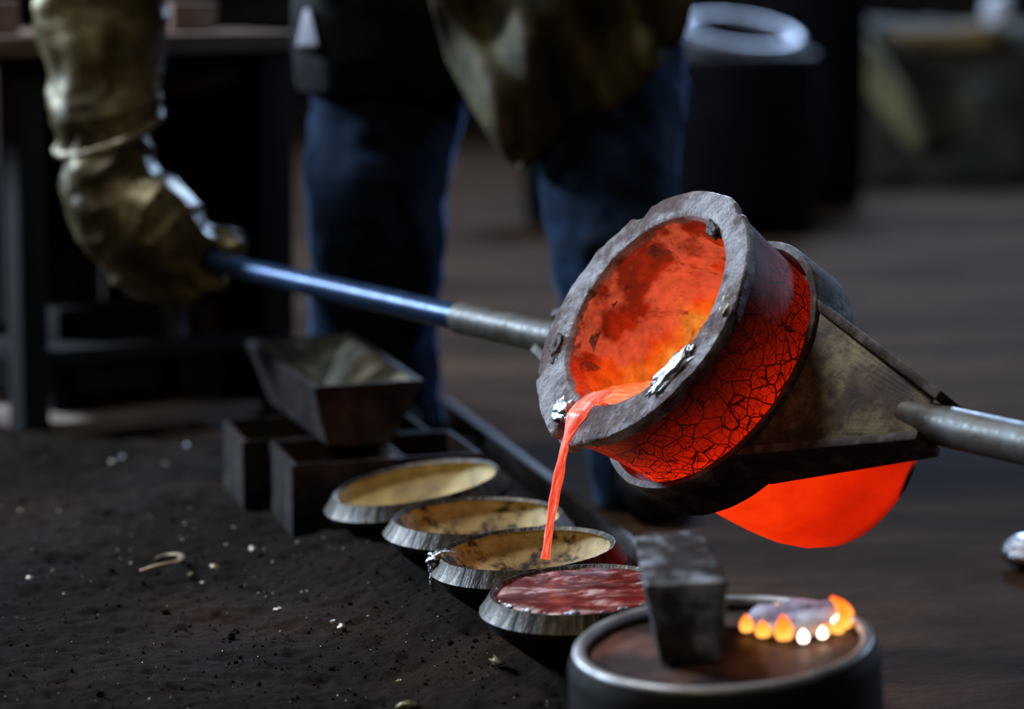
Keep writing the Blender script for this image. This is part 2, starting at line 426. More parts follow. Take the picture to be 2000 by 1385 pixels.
M['helmet'] = simple('yellow helmet', [(150, 120, 30), (170, 140, 40), (190, 156, 50)], 6, 0.4, 0, 0.1, 60, 0.0005)
M['barrel'] = simple('dark navy barrel', [(3, 3, 5), (6, 6, 10), (10, 10, 16)], 5, 0.9, 0, 0.2, 30, 0.002, spec=0.08)
M['hoop'] = simple('grey barrel hoop', [(66, 64, 72), (96, 94, 104), (124, 124, 134)], 5, 0.5, 0.3, 0.2, 30, 0.002)
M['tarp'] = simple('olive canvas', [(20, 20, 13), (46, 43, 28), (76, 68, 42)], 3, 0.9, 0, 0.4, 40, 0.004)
M['tarp_light'] = simple('olive canvas painted sunlit', [(80, 76, 50), (132, 122, 82), (160, 148, 104)], 3, 0.9, 0, 0.4, 40, 0.004)  # lit copy of the canvas, brightness of the fold put into its colour
M['white'] = simple('white plastic', [(200, 200, 205), (230, 230, 235), (245, 245, 250)], 6, 0.5, 0, 0.1, 30, 0.001)
def emis(name, c, s):
    t = NT(name); return t.set(color=(0.1, 0.1, 0.1, 1), emis=c, estr=s)
def m_flame():
    t = NT('flame'); x, y, z = t.xyz()
    c = t.ramp(t.maprange(z, 0.0, 0.022), [(0.0, (1, 0.42, 0.08, 1)), (0.5, (1, 0.22, 0.015, 1)), (1.0, (1, 0.10, 0.004, 1))])
    return t.set(color=(0, 0, 0, 1), emis=c, estr=2.2)
M['flame'] = m_flame()
M['flame_white'] = emis('white flame', (1, 0.8, 0.6, 1), 6.0)
M['ember_cake'] = simple('burning slag cake', [(80, 30, 30), (200, 190, 210), (250, 250, 255)], 16, 0.3, 0.15, 0.8, 50, 0.004)  # near-white tones put the glare of the cake top into its colour

# ------------------------------------------------------------------ structure: floor, walls, sand bed
def plane(name, x0, x1, y0, y1, z, mat):
    bm = bmesh.new(); nx, ny = 30, 30
    bmesh.ops.create_grid(bm, x_segments=nx, y_segments=ny, size=1)
    for v in bm.verts: v.co = Vector((x0+(v.co.x+1)/2*(x1-x0), y0+(v.co.y+1)/2*(y1-y0), z))
    return bm_obj(name, bm, mat)
fl = plane('floor', -9, 9, 0.6, 14.2, 0.0, M['floor'])
rough_up(fl, 0.012, 1.5, zonly=True); tag(fl, kind='structure')
wb = empty('wall_back', (0, 14, 0)); tag(wb, kind='structure')
bmw = box_bm(0, 0.12, 1.3, 18, 0.2, 2.8); bm_obj('mortar', bmw, M['wall'], wb, False)
# courses of brick on the part of the back wall that the camera can see
bmb = box_bm(0, 0, 0, 0.44, 0.10, 0.14, 0.008)
me_b = bpy.data.meshes.new('brick'); bmb.to_mesh(me_b); bmb.free(); me_b.materials.append(M['brick'])
for r_ in range(5):
    for c_ in range(15):
        b = bpy.data.objects.new('brick', me_b); COL.objects.link(b); b.parent = wb
        b.location = (-3.3+c_*0.46+(0.23 if r_ % 2 else 0), 0.01+random.uniform(-0.006, 0.006), 0.08+r_*0.155)

BED = 0.04
e_far = G(868, 800, BED+0.01); e_near = G(1166, 1032, BED+0.01)
ed = (e_near-e_far); ed.z = 0; ed.normalize()
def edge_x(y): return e_far.x + (y-e_far.y)*ed.x/ed.y
ROW = [P(812, 941, 3.5), P(1138, 1150, 2.845)]
def bed_z(x, y):
    p = Vector((x, y, 0))
    z = BED + 0.012*noise.fractal(p*2.3, 1.0, 2.0, 3) + 0.007*noise.fractal(p*9+Vector((4, 0, 0)), 1.0, 2.0, 4)
    z += 0.004*noise.fractal(p*34, 0.8, 2.1, 4)
    h = noise.noise(p*16+Vector((0, 7, 0)))
    if h > 0.25: z += 0.012*(h-0.25)
    if h < -0.3: z += 0.012*(h+0.3)
    a_, b_ = ROW; vx, vy = b_.x-a_.x, b_.y-a_.y; L2 = vx*vx+vy*vy
    t = min(1.0, max(0.08, ((x-a_.x)*vx+(y-a_.y)*vy)/L2))
    d = math.hypot(x-a_.x-vx*t, y-a_.y-vy*t)
    z += 0.042*math.exp(-(d/0.13)**2)
    return max(z, 0.006)
def make_bed():
    bm = bmesh.new(); NX, NY = 420, 520
    y0, y1 = 2.0, 4.42; rows = []
    for j in range(NY+1):
        y = y0+(y1-y0)*j/NY
        xr = edge_x(y)-0.004
        xl = -1.3
        row = []
        for i in range(NX+1):
            t = i/NX; x = xl+(xr-xl)*(1-(1-t)**1.25)
            row.append(bm.verts.new((x, y, bed_z(x, y))))
        rows.append(row)
    for j in range(NY):
        for i in range(NX):
            bm.faces.new([rows[j][i], rows[j][i+1], rows[j+1][i+1], rows[j+1][i]])
    o = bm_obj('sand_bed', bm, M['dirt']); tag(o, kind='structure')
    return o
make_bed()
# steel edging of the bed on its right side
def bar_between(a, b, wdt, h, zc):
    a, b = Vector(a), Vector(b); d = (b-a).normalized(); s = Vector((-d.y, d.x, 0))*wdt/2
    c = [a-s, b-s, b+s, a+s]
    return hull_box([Vector((p.x, p.y, zc-h/2)) for p in c]+[Vector((p.x, p.y, zc+h/2)) for p in c], 0.002)
pa = Vector((edge_x(4.62), 4.62, 0)); pb = Vector((edge_x(2.0), 2.0, 0)); off = Vector((0.012, 0, 0))
o = bm_obj('trim_1', bar_between(pa+off, pb+off, 0.014, 0.060, 0.030), M['mold_iron'], None, True, 40)
tag(o, kind='structure')

# ------------------------------------------------------------------ crucible frame
K = 3.0/F
AX = (0.817, 0.577)                       # image direction of the crucible axis (right, down)
n = CV(-0.817*0.871, 0.577*0.871, 0.491)  # mouth normal
u = CV(0.577, 0.817, 0.0)
u = (u-n*u.dot(n)).normalized()
yv = n.cross(u)
CR = P(1252, 615, 3.0)                    # centre of the mouth
def frame(o): 
    return Matrix(((u.x, yv.x, n.x, o.x), (u.y, yv.y, n.y, o.y), (u.z, yv.z, n.z, o.z), (0, 0, 0, 1)))
MW = frame(CR)
cruc = empty('crucible', mw=MW)
tag(cruc, 'red glowing thick walled crucible tilted to pour, grey crusted mouth and cracked glaze', 'crucible')
SPA = PI + 0.06       # polar angle of the spout in the crucible frame
def spout(a):
    d = (a-SPA+PI) % (2*PI)-PI
    return math.exp(-(d/0.22)**2)
outer = [(276, -8), (274, -30), (267, -80), (262, -130), (255, -200), (247, -284), (241, -350), (233, -420), (224, -490), (212, -550), (196, -600), (172, -640), (138, -664), (95, -673), (0, -675)]
def dense(prof, m=4):
    out = []
    for (a, b), (c, d) in zip(prof[:-1], prof[1:]):
        for i in range(m): out.append((a+(c-a)*i/m, b+(d-b)*i/m))
    out.append(prof[-1]); return out
def od(r, z, a):
    s = spout(a)
    k = max(0.0, 1+z/(130*K))
    nn = noise.fractal(Vector((math.cos(a)*2.5, math.sin(a)*2.5, z*20)), 1, 2, 3)
    return r + s*15*K*k*k + nn*0.0012*(1 if r > 0.05 else 0), z
shell = bm_obj('shell', lathe([(r*K, z*K) for r, z in dense(outer)], 160, od), M['shell'], cruc)
shell['label'] = 'red hot outer wall, crackled glaze between mouth and ring'
# rim: thick annulus with chipped edges and a pouring channel
HS = 12*K
rim_prof = [(277, -26), (281, -18), (284, -8), (285, -1), (282, 4), (275, 6), (262, 7), (248, 7), (234, 7), (222, 6), (215, 2), (210, -8), (207, -30), (205, -60)]
def rd(r, z, a):
    rr = r/K
    s = spout(a)
    c, sn = math.cos(a), math.sin(a)
    e = noise.fractal(Vector((c*4, sn*4, z*60)), 0.9, 2.2, 5)
    ch = noise.noise(Vector((c*5.5+9, sn*5.5, 2.0)))
    out = max(0, (rr-246)/40)
    r2 = r + e*0.0015*(0.3+out)
    r2 -= max(0, ch-0.30)*0.016*out                         # chips on outer edge
    z2 = z + 0.0011*noise.fractal(Vector((r2*c*38, r2*sn*38, 1.0)), 0.8, 2, 4)
    z2 -= max(0, ch-0.30)*0.010*out
    # spout: the lip runs out and is grooved
    r2 += s*(15*out+2)*K
    g = math.exp(-(((a-SPA+PI) % (2*PI)-PI)/0.105)**2)
    if rr < 292: z2 -= g*(26 if z > -30*K else 0)*K*(0.65+0.35*min(1, max(0, (rr-205)/60)))
    # flattened facet near the upper right edge
    x, y = r2*c, r2*sn
    inn = min(1, max(0, (262-rr)/50))
    x += HS*inn
    return math.hypot(x, y), z2
def rim_bm():
    seg = 300; bm = lathe([(r*K, z*K) for r, z in dense(rim_prof, 3)], seg, rd)
    return bm
rim = bm_obj('rim', rim_bm(), M['rim'], cruc)
rim['label'] = 'grey and brown crusted mouth with chipped edges'
inner_p = [(214, -6), (208, -20), (206, -60), (204, -150), (200, -300), (186, -420), (150, -510), (90, -560), (0, -575)]
def idp(r, z, a):
    c, s = math.cos(a), math.sin(a)
    e = noise.fractal(Vector((c*3, s*3, z*18)), 1, 2, 4)
    r2 = r + 0.002*e*(1 if r > 0.03 else 0) - 0.001
    x, y = r2*c+HS*(1 if r > 0.03 else 0), r2*s
    return math.hypot(x, y), z
inner = bm_obj('lining', lathe([(r*K, z*K) for r, z in dense(inner_p)], 160, idp), M['inner'], cruc)
inner['label'] = 'orange hot inside wall'
# slag crusts and nicks on the rim
def on_rim(ang, rr, z=8): return (rr*K*math.cos(ang), rr*K*math.sin(ang), z*K)
def ang_of(px, py):
    # pixel on the rim plane -> polar coordinates in the crucible frame
    d = P(px, py, 1.0)-cam.location
    t = (CR-cam.location).dot(n)/d.dot(n)
    q = MW.inverted() @ (cam.location + d*t)
    return math.atan2(q.y, q.x), math.hypot(q.x, q.y)/K
M['crust_dark'] = simple('dark rim crust', [(34, 24, 20), (66, 50, 44), (100, 84, 78)], 40, 0.6, 0.1, 0.8, 120, 0.002)
M['crust_gold'] = simple('glassy olive crust', [(70, 62, 32), (150, 142, 92), (225, 222, 190)], 60, 0.3, 0.3, 0.8, 120, 0.002)
for k, (px, py, r, sc, mt, lab, rz, zz) in enumerate([
        (1322, 722, 34, (1.55, 0.62, 0.32), 'silver', 'silvery slag splash on the mouth', -0.25, 6),
        (1350, 690, 13, (1.4, 0.9, 0.6), 'silver', 'silvery slag splash on the mouth', 0.4, 6),
        (1290, 748, 12, (1.5, 0.8, 0.5), 'silver', 'silvery slag splash on the mouth', 0.2, 6),
        (1090, 685, 20, (1.6, 0.8, 0.45), 'crust_dark', 'dark crust', 1.3, 2),
        (1397, 452, 20, (1.5, 0.6, 0.5), 'crust_dark', 'dark crust', 0.9, 4),
        (1418, 600, 22, (1.9, 0.6, 0.5), 'crust_gold', 'glassy olive crust', -0.15, -4),
        (1440, 490, 13, (2.0, 0.5, 0.5), 'crust_gold', 'glassy olive crust', -0.1, -4),
        (1100, 800, 24, (1.2, 0.9, 0.34), 'silver', 'silvery slag splash on the mouth', 0.5, 4)]):
    a_, r_ = ang_of(px, py)
    o = lump('slag_crust', on_rim(a_, r_, zz), r*K, M[mt], cruc, 4, 0.75, k*3.1, sc, (0, 0, a_+PI/2+rz*0))
    o['label'] = lab
# burnt dark patches on the base edge
# ------------------------------------------------------------------ molten metal: pool and stream
melt = empty('molten_metal', CR)
tag(melt, 'glowing orange molten metal running over the crucible lip into the third round mold', 'molten metal')
sp_w = MW @ Vector(((-(268)*K)*math.cos(0.06), -(268)*K*math.sin(0.06), -10*K))
sp_in = MW @ Vector((-(196)*K, -(12)*K, -16*K))
zl = sp_in.z + 0.003
def inner_r(z):
    pr = [(r*K, q*K) for r, q in inner_p]
    for (r0, z0), (r1, z1) in zip(pr[:-1], pr[1:]):
        if z1 <= z <= z0: return r0+(r1-r0)*(z-z0)/(z1-z0+1e-9)
    return 0
def pool_bm():
    bm = bmesh.new(); rows = []
    for i in range(46):
        zl_ = -(0.004+i*0.0055)
        r = inner_r(zl_)+0.006
        # horizontal plane in crucible coords: (CR + u x + y yv + n z).z = zl
        row = []
        N = 40
        # solve along circle: points in plane of height: x*u.z + y*yv.z = zl-CR.z - z*n.z
        c = zl-CR.z-zl_*n.z; g = math.hypot(u.z, yv.z); dist = c/g
        if abs(dist) >= r: continue
        half = math.sqrt(r*r-dist*dist); ux, uy = u.z/g, yv.z/g
        for k in range(N+1):
            s = -half+2*half*k/N
            x, y = ux*dist-uy*s+HS*0.8, uy*dist+ux*s
            q = MW @ Vector((x, y, zl_))
            q.z = zl+0.0014*noise.fractal(q*60, 1, 2, 3)
            row.append(bm.verts.new(q-CR))
        rows.append(row)
    for A, B in zip(rows[:-1], rows[1:]):
        for k in range(N): bm.faces.new([A[k], A[k+1], B[k+1], B[k]])
    bmesh.ops.recalc_face_normals(bm, faces=bm.faces)
    return bm
po = bm_obj('pool', pool_bm(), M['melt'], melt)
# stream: channel over the lip then free fall, rope-like
Dst = 3.0
path = [(1180, 771, 3.008, 26), (1160, 780, 2.999, 38), (1142, 795, 2.991, 38), (1128, 814, 2.985, 32), (1117, 835, 2.983, 23), (1109, 856, 2.982, 15),
        (1103, 872, 2.984, 12), (1098, 895, 2.986, 13), (1093, 920, 2.988, 14), (1088, 945, 2.990, 13), (1083, 970, 2.992, 12),
        (1079, 995, 2.993, 10.5), (1075, 1020, 2.994, 9), (1071, 1045, 2.995, 8), (1068, 1070, 2.996, 8), (1065, 1092, 2.997, 9)]
pts, rad, fl_, tw = [], [], [], []
NS = 120
for i in range(NS+1):
    t = i/NS*(len(path)-1); k = min(int(t), len(path)-2); f = t-k
    f2 = f
    p = [path[k][j]+(path[k+1][j]-path[k][j])*f2 for j in range(4)]
    pts.append(P(p[0], p[1], p[2])-CR)
    yy = p[1]
    rad.append(p[3]*K*(1+0.07*math.sin(yy*0.11)+0.05*math.sin(yy*0.047+1)))
    fl_.append(0.38 if yy < 800 else min(0.7, 0.38+(yy-800)*0.004))
    tw.append(0.25+max(0, yy-830)*0.008)
st = tube(pts, rad, 28, fl_, tw)
so = bm_obj('stream', st, M['stream'], melt)
so['label'] = 'thin twisted stream falling from the lip'

# ------------------------------------------------------------------ carrying shank: ring, brackets, pipes
ring_c = MW @ Vector((2*K, 4*K, -(193+56)*K))
MR = frame(ring_c)
shank = empty('ladle_shank', mw=MR)
tag(shank, 'long two-handled carrying shank with scaled steel ring around the crucible and pipe handles', 'shank')
hw = 56*K
rp = [(270, 56), (284, 56), (287, 50), (287, -50), (284, -56), (270, -56), (268, -50), (268, 50)]
ringo = bm_obj('ring', lathe([(r*K, z*K) for r, z in rp], 128, lambda r, z, a: (r+0.0006*noise.noise(Vector((math.cos(a)*9, math.sin(a)*9, z*90))), z), True), M['ring'], shank, True, 40)
ringo['label'] = 'brown scaled steel ring'
# pipe line in world
pL = P(392, 507, 4.11); pR = P(1915, 848, 2.74)
dW = (pR-pL).normalized()
mid = pL + dW*((ring_c-pL).dot(dW))
MRi = MR.inverted()
dl = (MRi.to_3x3() @ dW); 
ml = MRi @ mid
def rloc(s, off=(0, 0, 0)): return ml + dl*s + Vector(off)
perp = Vector((-dl.y, dl.x, 0)).normalized()      # in ring plane, across the pipe
if perp.x < 0: perp = -perp
zax = dl.cross(perp).normalized()
if zax.z < 0: zax = -zax
for sgn in (1, -1):
    br = empty('bracket'); br.parent = shank
    dd = dl*sgn
    ang = math.radians(33); R = 280*K; apex = 0.325
    Uq = dd*(R*math.cos(ang)) + perp*(R*math.sin(ang)); Lq = dd*(R*math.cos(ang)) - perp*(R*math.sin(ang))
    A1 = ml+dd*apex+perp*0.021; A2 = ml+dd*apex-perp*0.021
    U0, L0 = Uq.copy(), Lq.copy()
    # web plate with concave base that follows the ring
    bm = bmesh.new(); Nn = 16; top = []; bot = []
    for side, zc in ((0, hw*0.86), (1, hw*0.70)):
        arr = []
        for i in range(Nn+1):
            a = ang-2*ang*i/Nn
            b0 = dd*(R*math.cos(a))+perp*(R*math.sin(a)); b1 = A1.lerp(A2, i/Nn)
            b0 = Vector((b0.x, b0.y, 0))
            arr.append((bm.verts.new(b0+zax*zc), bm.verts.new(b1+zax*zc*0.55)))
        (top if side == 0 else bot).extend(arr)
    for i in range(Nn):
        bm.faces.new([top[i][0], top[i+1][0], top[i+1][1], top[i][1]])
        bm.faces.new([bot[i][0], bot[i][1], bot[i+1][1], bot[i+1][0]])
        bm.faces.new([top[i][0], bot[i][0], bot[i+1][0], top[i+1][0]])
        bm.faces.new([top[i][1], top[i+1][1], bot[i+1][1], bot[i][1]])
    for i in (0, Nn):
        bm.faces.new([top[i][0], top[i][1], bot[i][1], bot[i][0]])
    bmesh.ops.recalc_face_normals(bm, faces=bm.faces)
    w_ = bm_obj('web_plate', bm, M['plate'], br, False)
    # flanges
    for s2, (Q0, Q1) in ((1, (U0, A1)), (-1, (L0, A2))):
        Q0 = Vector(Q0); e = (Vector(Q1)-Q0).normalized(); o_ = Vector((-e.y, e.x, 0)).normalized()
        if o_.dot(perp*s2) < 0: o_ = -o_
        th = 0.010; a0 = Q0-e*0.012; a1 = Vector(Q1)+e*0.012
        zt0, zt1, zb0, zb1 = hw*1.10, hw*0.72, -hw*1.0, -hw*0.5
        c8 = [a0+zax*zb0, a1+zax*zb1, a1+o_*th+zax*zb1, a0+o_*th+zax*zb0, a0+zax*zt0, a1+zax*zt1, a1+o_*th+zax*zt1, a0+o_*th+zax*zt0]
        f_ = bm_obj('flange', hull_box(c8, 0.0018), M['ring'], br, True, 50)
    r_ = 0.0193
    if sgn == 1:
        pp = bm_obj('handle_pipe', tube([ml+dd*(apex-0.035), ml+dd*(apex-0.03), ml+dd*(apex+0.9)], [r_, r_*1.03, r_*1.03], 40), M['pipe_grey'], shank, True, 50)
        pp['label'] = 'grey worn pipe handle'
    else:
        pp = bm_obj('socket_pipe', tube([ml+dd*(apex-0.035), ml+dd*(apex), ml+dd*0.545], [r_, r_, r_], 40), M['pipe_grey'], shank, True, 50)
        pp['label'] = 'grey socket pipe'
        Lp = (pL-mid).length
        p2 = bm_obj('handle_pipe', tube([ml+dd*0.50, ml+dd*0.6, ml+dd*(Lp+0.14)], [0.0160, 0.0160, 0.0150], 40), M['pipe_blue'], shank, True, 50)
        p2['label'] = 'blue pipe handle'

# ------------------------------------------------------------------ round molds
def ellipse_normal(phi_deg, ratio):
    """image tilt of the major axis (deg, + = right end higher) and minor/major ratio"""
    ph = math.radians(phi_deg); th = math.asin(ratio)
    up2 = (-math.sin(ph), math.cos(ph))
    return CV(up2[0]*math.cos(th), up2[1]*math.cos(th), math.sin(th))
def round_mold(cx, cy, D, halfw, phi, ratio, label, bowl, deep=1.0, seed=0):
    c = P(cx, cy, D); R = halfw/F*D
    nn = ellipse_normal(phi, ratio)
    xa = RIGHT-nn*RIGHT.dot(nn); xa.normalize(); ya = nn.cross(xa)
    mw = Matrix(((xa.x, ya.x, nn.x, c.x), (xa.y, ya.y, nn.y, c.y), (xa.z, ya.z, nn.z, c.z), (0, 0, 0, 1)))
    t = empty('round_mold', mw=mw); tag(t, label, 'mold', 'round molds in a row on the sand')
    ri = R*0.875
    def dp(r, z, a):
        k = noise.fractal(Vector((math.cos(a)*9+seed, math.sin(a)*9, z*30)), 0.8, 2.3, 5)
        j = noise.noise(Vector((a*26, seed, 1.0)))
        o = 1 if r > R*0.97 else 0.3
        return r+k*0.0006*o + j*0.00025*o, z+0.0003*j*o
    hb = 0.0165
    rimb = lathe([(ri-0.004, -0.003), (ri, 0.0), (ri+0.0015, 0.0), (ri+(R-ri)*0.5, -hb*0.5), (R, -hb), (R-0.0015, -hb-0.003), (R-0.006, -hb-0.008)], 260, dp)
    bm_obj('rim', rimb, M['bevel'], t, True, 32)
    floor_z = (mw.translation.z-bed_z(c.x, c.y))
    h = max(0.07, floor_z+0.004)
    body = lathe([(R-0.003, -hb-0.004), (R*0.93, -hb-0.012), (R*0.78, -hb-0.026), (R*0.62, -hb-0.040), (R*0.46, -h), (0, -h)], 96)
    bm_obj('body', body, M['bowl_body'], t)
    dpt = 0.045*deep
    bw = lathe([(ri*math.sin(PI/2*k/14) if k else 0, -dpt*math.cos(PI/2*k/14)-0.001) for k in range(15)][::-1], 120)
    bm_obj('bowl', bw, M[bowl], t)
    return t, mw, ri, R
mA = round_mold(812, 941, 3.50, 186, 9.4, 0.19, 'round ochre-lined iron mold farthest back in the row, beside the stacked box molds', 'bowl_clean', seed=1)
mB = round_mold(934, 1006, 3.27, 188, 2.0, 0.165, 'round brown-stained iron mold, second from the stacked box molds', 'bowl_stain', seed=2.3)
mC = round_mold(1030, 1070, 3.05, 194, 4.6, 0.175, 'round iron mold with silvery splash on its rim receiving the red stream', 'bowl_stain', seed=3.7)
mD = round_mold(1138, 1150, 2.845, 205, 3.4, 0.19, 'round iron mold filled with cooling dark red slag nearest the steel block', 'bowl_clean', seed=5.1)
# silver splash on third mold: child of mold
tC, mwC, riC, RC = mC
for k, (px, py, r, sc) in enumerate([(852, 1092, 17, (1.0, 1.3, 0.8)), (868, 1078, 12, (1.5, 1.1, 0.5)), (846, 1108, 12, (0.7, 1.0, 1.1)), (843, 1128, 6, (0.7, 0.7, 1.6)), (843, 1146, 4, (0.7, 0.7, 3.0))]):
    q = mwC.inverted() @ P(px, py, 3.045)
    o = lump('metal_splash', q, r*K, M['silver'], tC, 3, 0.8, k*2.2+1, sc)
# contents of the fourth mold
tD, mwD, riD, RD = mD
def cake_disp(r, z, a):
    e = noise.fractal(Vector((math.cos(a)*r*30, math.sin(a)*r*30, 0)), 1, 2, 4)
    return r, z+0.0022*e
cb = lathe([(0, -0.001)] + [(riD*0.965*k/16, -0.001-0.001*(k/16)**2) for k in range(1, 16)]+[(riD*0.965, -0.006), (riD*0.95, -0.012)], 110, cake_disp)
ck = bm_obj('slag_cake', cb, M['cake']); ck.matrix_world = mwD
tag(ck, 'dark red cooling slag cake filling the front round mold', 'slag')
for k in range(16):  # bright beads added in place of specular glints along the cake edge
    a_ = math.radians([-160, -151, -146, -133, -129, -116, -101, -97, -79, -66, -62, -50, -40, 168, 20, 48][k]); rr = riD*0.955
    o = lump('glint_bead', (rr*math.cos(a_), rr*math.sin(a_), 0.0), (0.0013+0.0034*(((k*7) % 5)/5)**2), M['silver'], ck, 2, 0.4, k*1.3, (1.6, 0.9, 0.8), (0, 0, a_+PI/2))

# ------------------------------------------------------------------ box molds
def box_mold(name, label, top, bot, th, mat, inmat, parent_depth=None, group=None):
    """open-topped tapering mold. top/bot: 4 corners each (FL, FR, BR, BL) world"""
    c = sum((Vector(p) for p in bot), Vector())/4
    t = empty(name, c); tag(t, label, 'mold', group)
    T = [Vector(p)-c for p in top]; B = [Vector(p)-c for p in bot]
    ct = sum(T, Vector())/4; cb_ = sum(B, Vector())/4
    def inset(Q, cc, d):
        out = []
        n_ = len(Q)
        for i in range(n_):
            a, b, e = Q[i-1], Q[i], Q[(i+1) % n_]
            v1 = (a-b).normalized(); v2 = (e-b).normalized()
            s = max(0.2, math.sin(v1.angle(v2)))
            out.append(b+(v1+v2)*(d/s))
        return out
    Ti = inset(T, ct, th); Bi = [p+Vector((0, 0, th)) for p in inset(B, cb_, th)]
    bm = bmesh.new()
    vT, vB, vTi = [[bm.verts.new(p) for p in Q] for Q in (T, B, Ti)]
    vk = [bm.verts.new(p-Vector((0, 0, 0.004))) for p in Ti]
    bm.faces.new(vB[::-1])
    for i in range(4):
        j = (i+1) % 4
        bm.faces.new([vB[i], vB[j], vT[j], vT[i]]); bm.faces.new([vT[i], vT[j], vTi[j], vTi[i]]); bm.faces.new([vTi[i], vTi[j], vk[j], vk[i]])
    bmesh.ops.recalc_face_normals(bm, faces=bm.faces)
    bmesh.ops.bevel(bm, geom=[e for e in bm.edges if len(e.link_faces) == 2], offset=0.0018, segments=2, affect='EDGES')
    bmesh.ops.subdivide_edges(bm, edges=[e for e in bm.edges if e.calc_length() > 0.05], cuts=10, use_grid_fill=True)
    o = bm_obj('shell', bm, mat, t, True, 35)
    rough_up(o, 0.0012, 40)
    bm = bmesh.new()
    a = [bm.verts.new(p-Vector((0, 0, 0.002))) for p in Ti]; b = [bm.verts.new(p) for p in Bi]
    bm.faces.new(b)
    for i in range(4):
        j = (i+1) % 4; bm.faces.new([a[i], b[i], b[j], a[j]])
    bmesh.ops.recalc_face_normals(bm, faces=bm.faces); bmesh.ops.reverse_faces(bm, faces=bm.faces)
    bm_obj('cavity', bm, inmat, t, False)
    return t
# two square molds side by side carry the long one
zb = BED+0.002
def rect(px, py, z, dirx, wid, diry, dep):
    a = G(px, py, z); return [a, a+dirx*wid, a+dirx*wid+diry*dep, a+diry*dep]
z2 = 0.135
fl2 = G(571, 908, z2); fr2 = G(942, 884, z2); bl2 = G(526, 862, z2)
dx = (fr2-fl2); W2 = dx.length; dx.normalize()
dy = (bl2-fl2); dep2 = dy.length; dy.normalize()
def sq(origin, wdt, dep, z0, z1, ins=0.0):
    b = [origin+dx*ins+dy*ins, origin+dx*(wdt-ins)+dy*ins, origin+dx*(wdt-ins)+dy*(dep-ins), origin+dx*ins+dy*(dep-ins)]
    t = [origin, origin+dx*wdt, origin+dx*wdt+dy*dep, origin+dy*dep]
    return [Vector((p.x, p.y, z1)) for p in t], [Vector((p.x, p.y, z0)) for p in b]
h1 = W2*0.56
t_, b_ = sq(fl2, h1, dep2, zb, z2); box_mold('box_mold', 'square dark iron box mold at the front left under the tapering mold', t_, b_, 0.008, M['mold_iron'], M['mold_cavity'], group='dark square box molds')
t_, b_ = sq(fl2+dx*(h1+0.002), W2-h1-0.002, dep2, zb, z2); box_mold('box_mold', 'square dark iron box mold at the right, behind the farthest round mold', t_, b_, 0.008, M['mold_iron'], M['mold_cavity'], group='dark square box molds')
bl3 = G(470, 818, z2)
o3 = bl2+dy*0.012-dx*0.034
dep3 = 0.19
t_, b_ = sq(o3, W2*0.62, dep3, zb, z2); box_mold('box_mold', 'square dark iron box mold at the back left under the tapering mold', t_, b_, 0.008, M['mold_iron'], M['mold_cavity'], group='dark square box molds')
t_, b_ = sq(o3+dx*(W2*0.62+0.003), W2*0.40, dep3, zb, z2); box_mold('box_mold', 'square dark iron box mold at the back right, against the blue jeans', t_, b_, 0.008, M['mold_iron'], M['mold_cavity'], group='dark square box molds')
# tapering loaf mold on top
z3 = 0.213
FL, FR, BR, BL = G(612, 757, z3), G(830, 742, z3), G(690, 650, z3), G(478, 666, z3)
bz = z2+0.002
bfl = G(640, 872, bz); bfr = G(764, 868, bz)
dd_ = (BL-FL)*0.80
bot = [bfl, bfr, bfr+dd_, bfl+dd_]
bot = [Vector((p.x, p.y, bz)) for p in bot]
lm = box_mold('loaf_mold', 'long tapering open iron mold stacked on top of the square box molds', [FL, FR, BR, BL], bot, 0.014, M['mold_iron'], M['mold_inside'])

# ------------------------------------------------------------------ drum with block and burning slag (foreground right)
Dd = 2.50
dn = ellipse_normal(4.4, 0.212)
dc = P(1412, 1262, Dd)
xa = (RIGHT-dn*RIGHT.dot(dn)).normalized(); ya = dn.cross(xa)
mwd = Matrix(((xa.x, ya.x, dn.x, dc.x), (xa.y, ya.y, dn.y, dc.y), (xa.z, ya.z, dn.z, dc.z), (0, 0, 0, 1)))
drum = empty('drum', mw=mwd); tag(drum, 'low dark steel drum with bare rolled rim and rusty top carrying a steel block', 'drum')
Rd = 306/F*Dd; hd = dc.z-0.004
bm_obj('shell', lathe([(Rd-0.004, 0.0), (Rd-0.001, -0.008), (Rd, -0.014), (Rd, -hd*0.45), (Rd+0.002, -hd*0.5), (Rd, -hd*0.55), (Rd, -hd), (0, -hd)], 128), M['drum'], drum)
bm_obj('rim', lathe([(Rd-0.011+0.006*math.cos(a), 0.0015+0.005*math.sin(a)) for a in [2*PI*i/12 for i in range(12)]], 128, None, True), M['drum_rim'], drum)
bm_obj('top_plate', lathe([(0, -0.005)]+[(Rd*0.95*k/10, -0.005) for k in range(1, 11)], 96, lambda r, z, a: (r, z+0.001*noise.fractal(Vector((r*20*math.cos(a), r*20*math.sin(a), 0)), 1, 2, 3))), M['drum_top'], drum)
def on_drum(px, py, h=0.0):
    d = P(px, py, 1.0)-cam.location; pt = dc+dn*h
    t = (pt-cam.location).dot(dn)/d.dot(dn); return cam.location+d*t
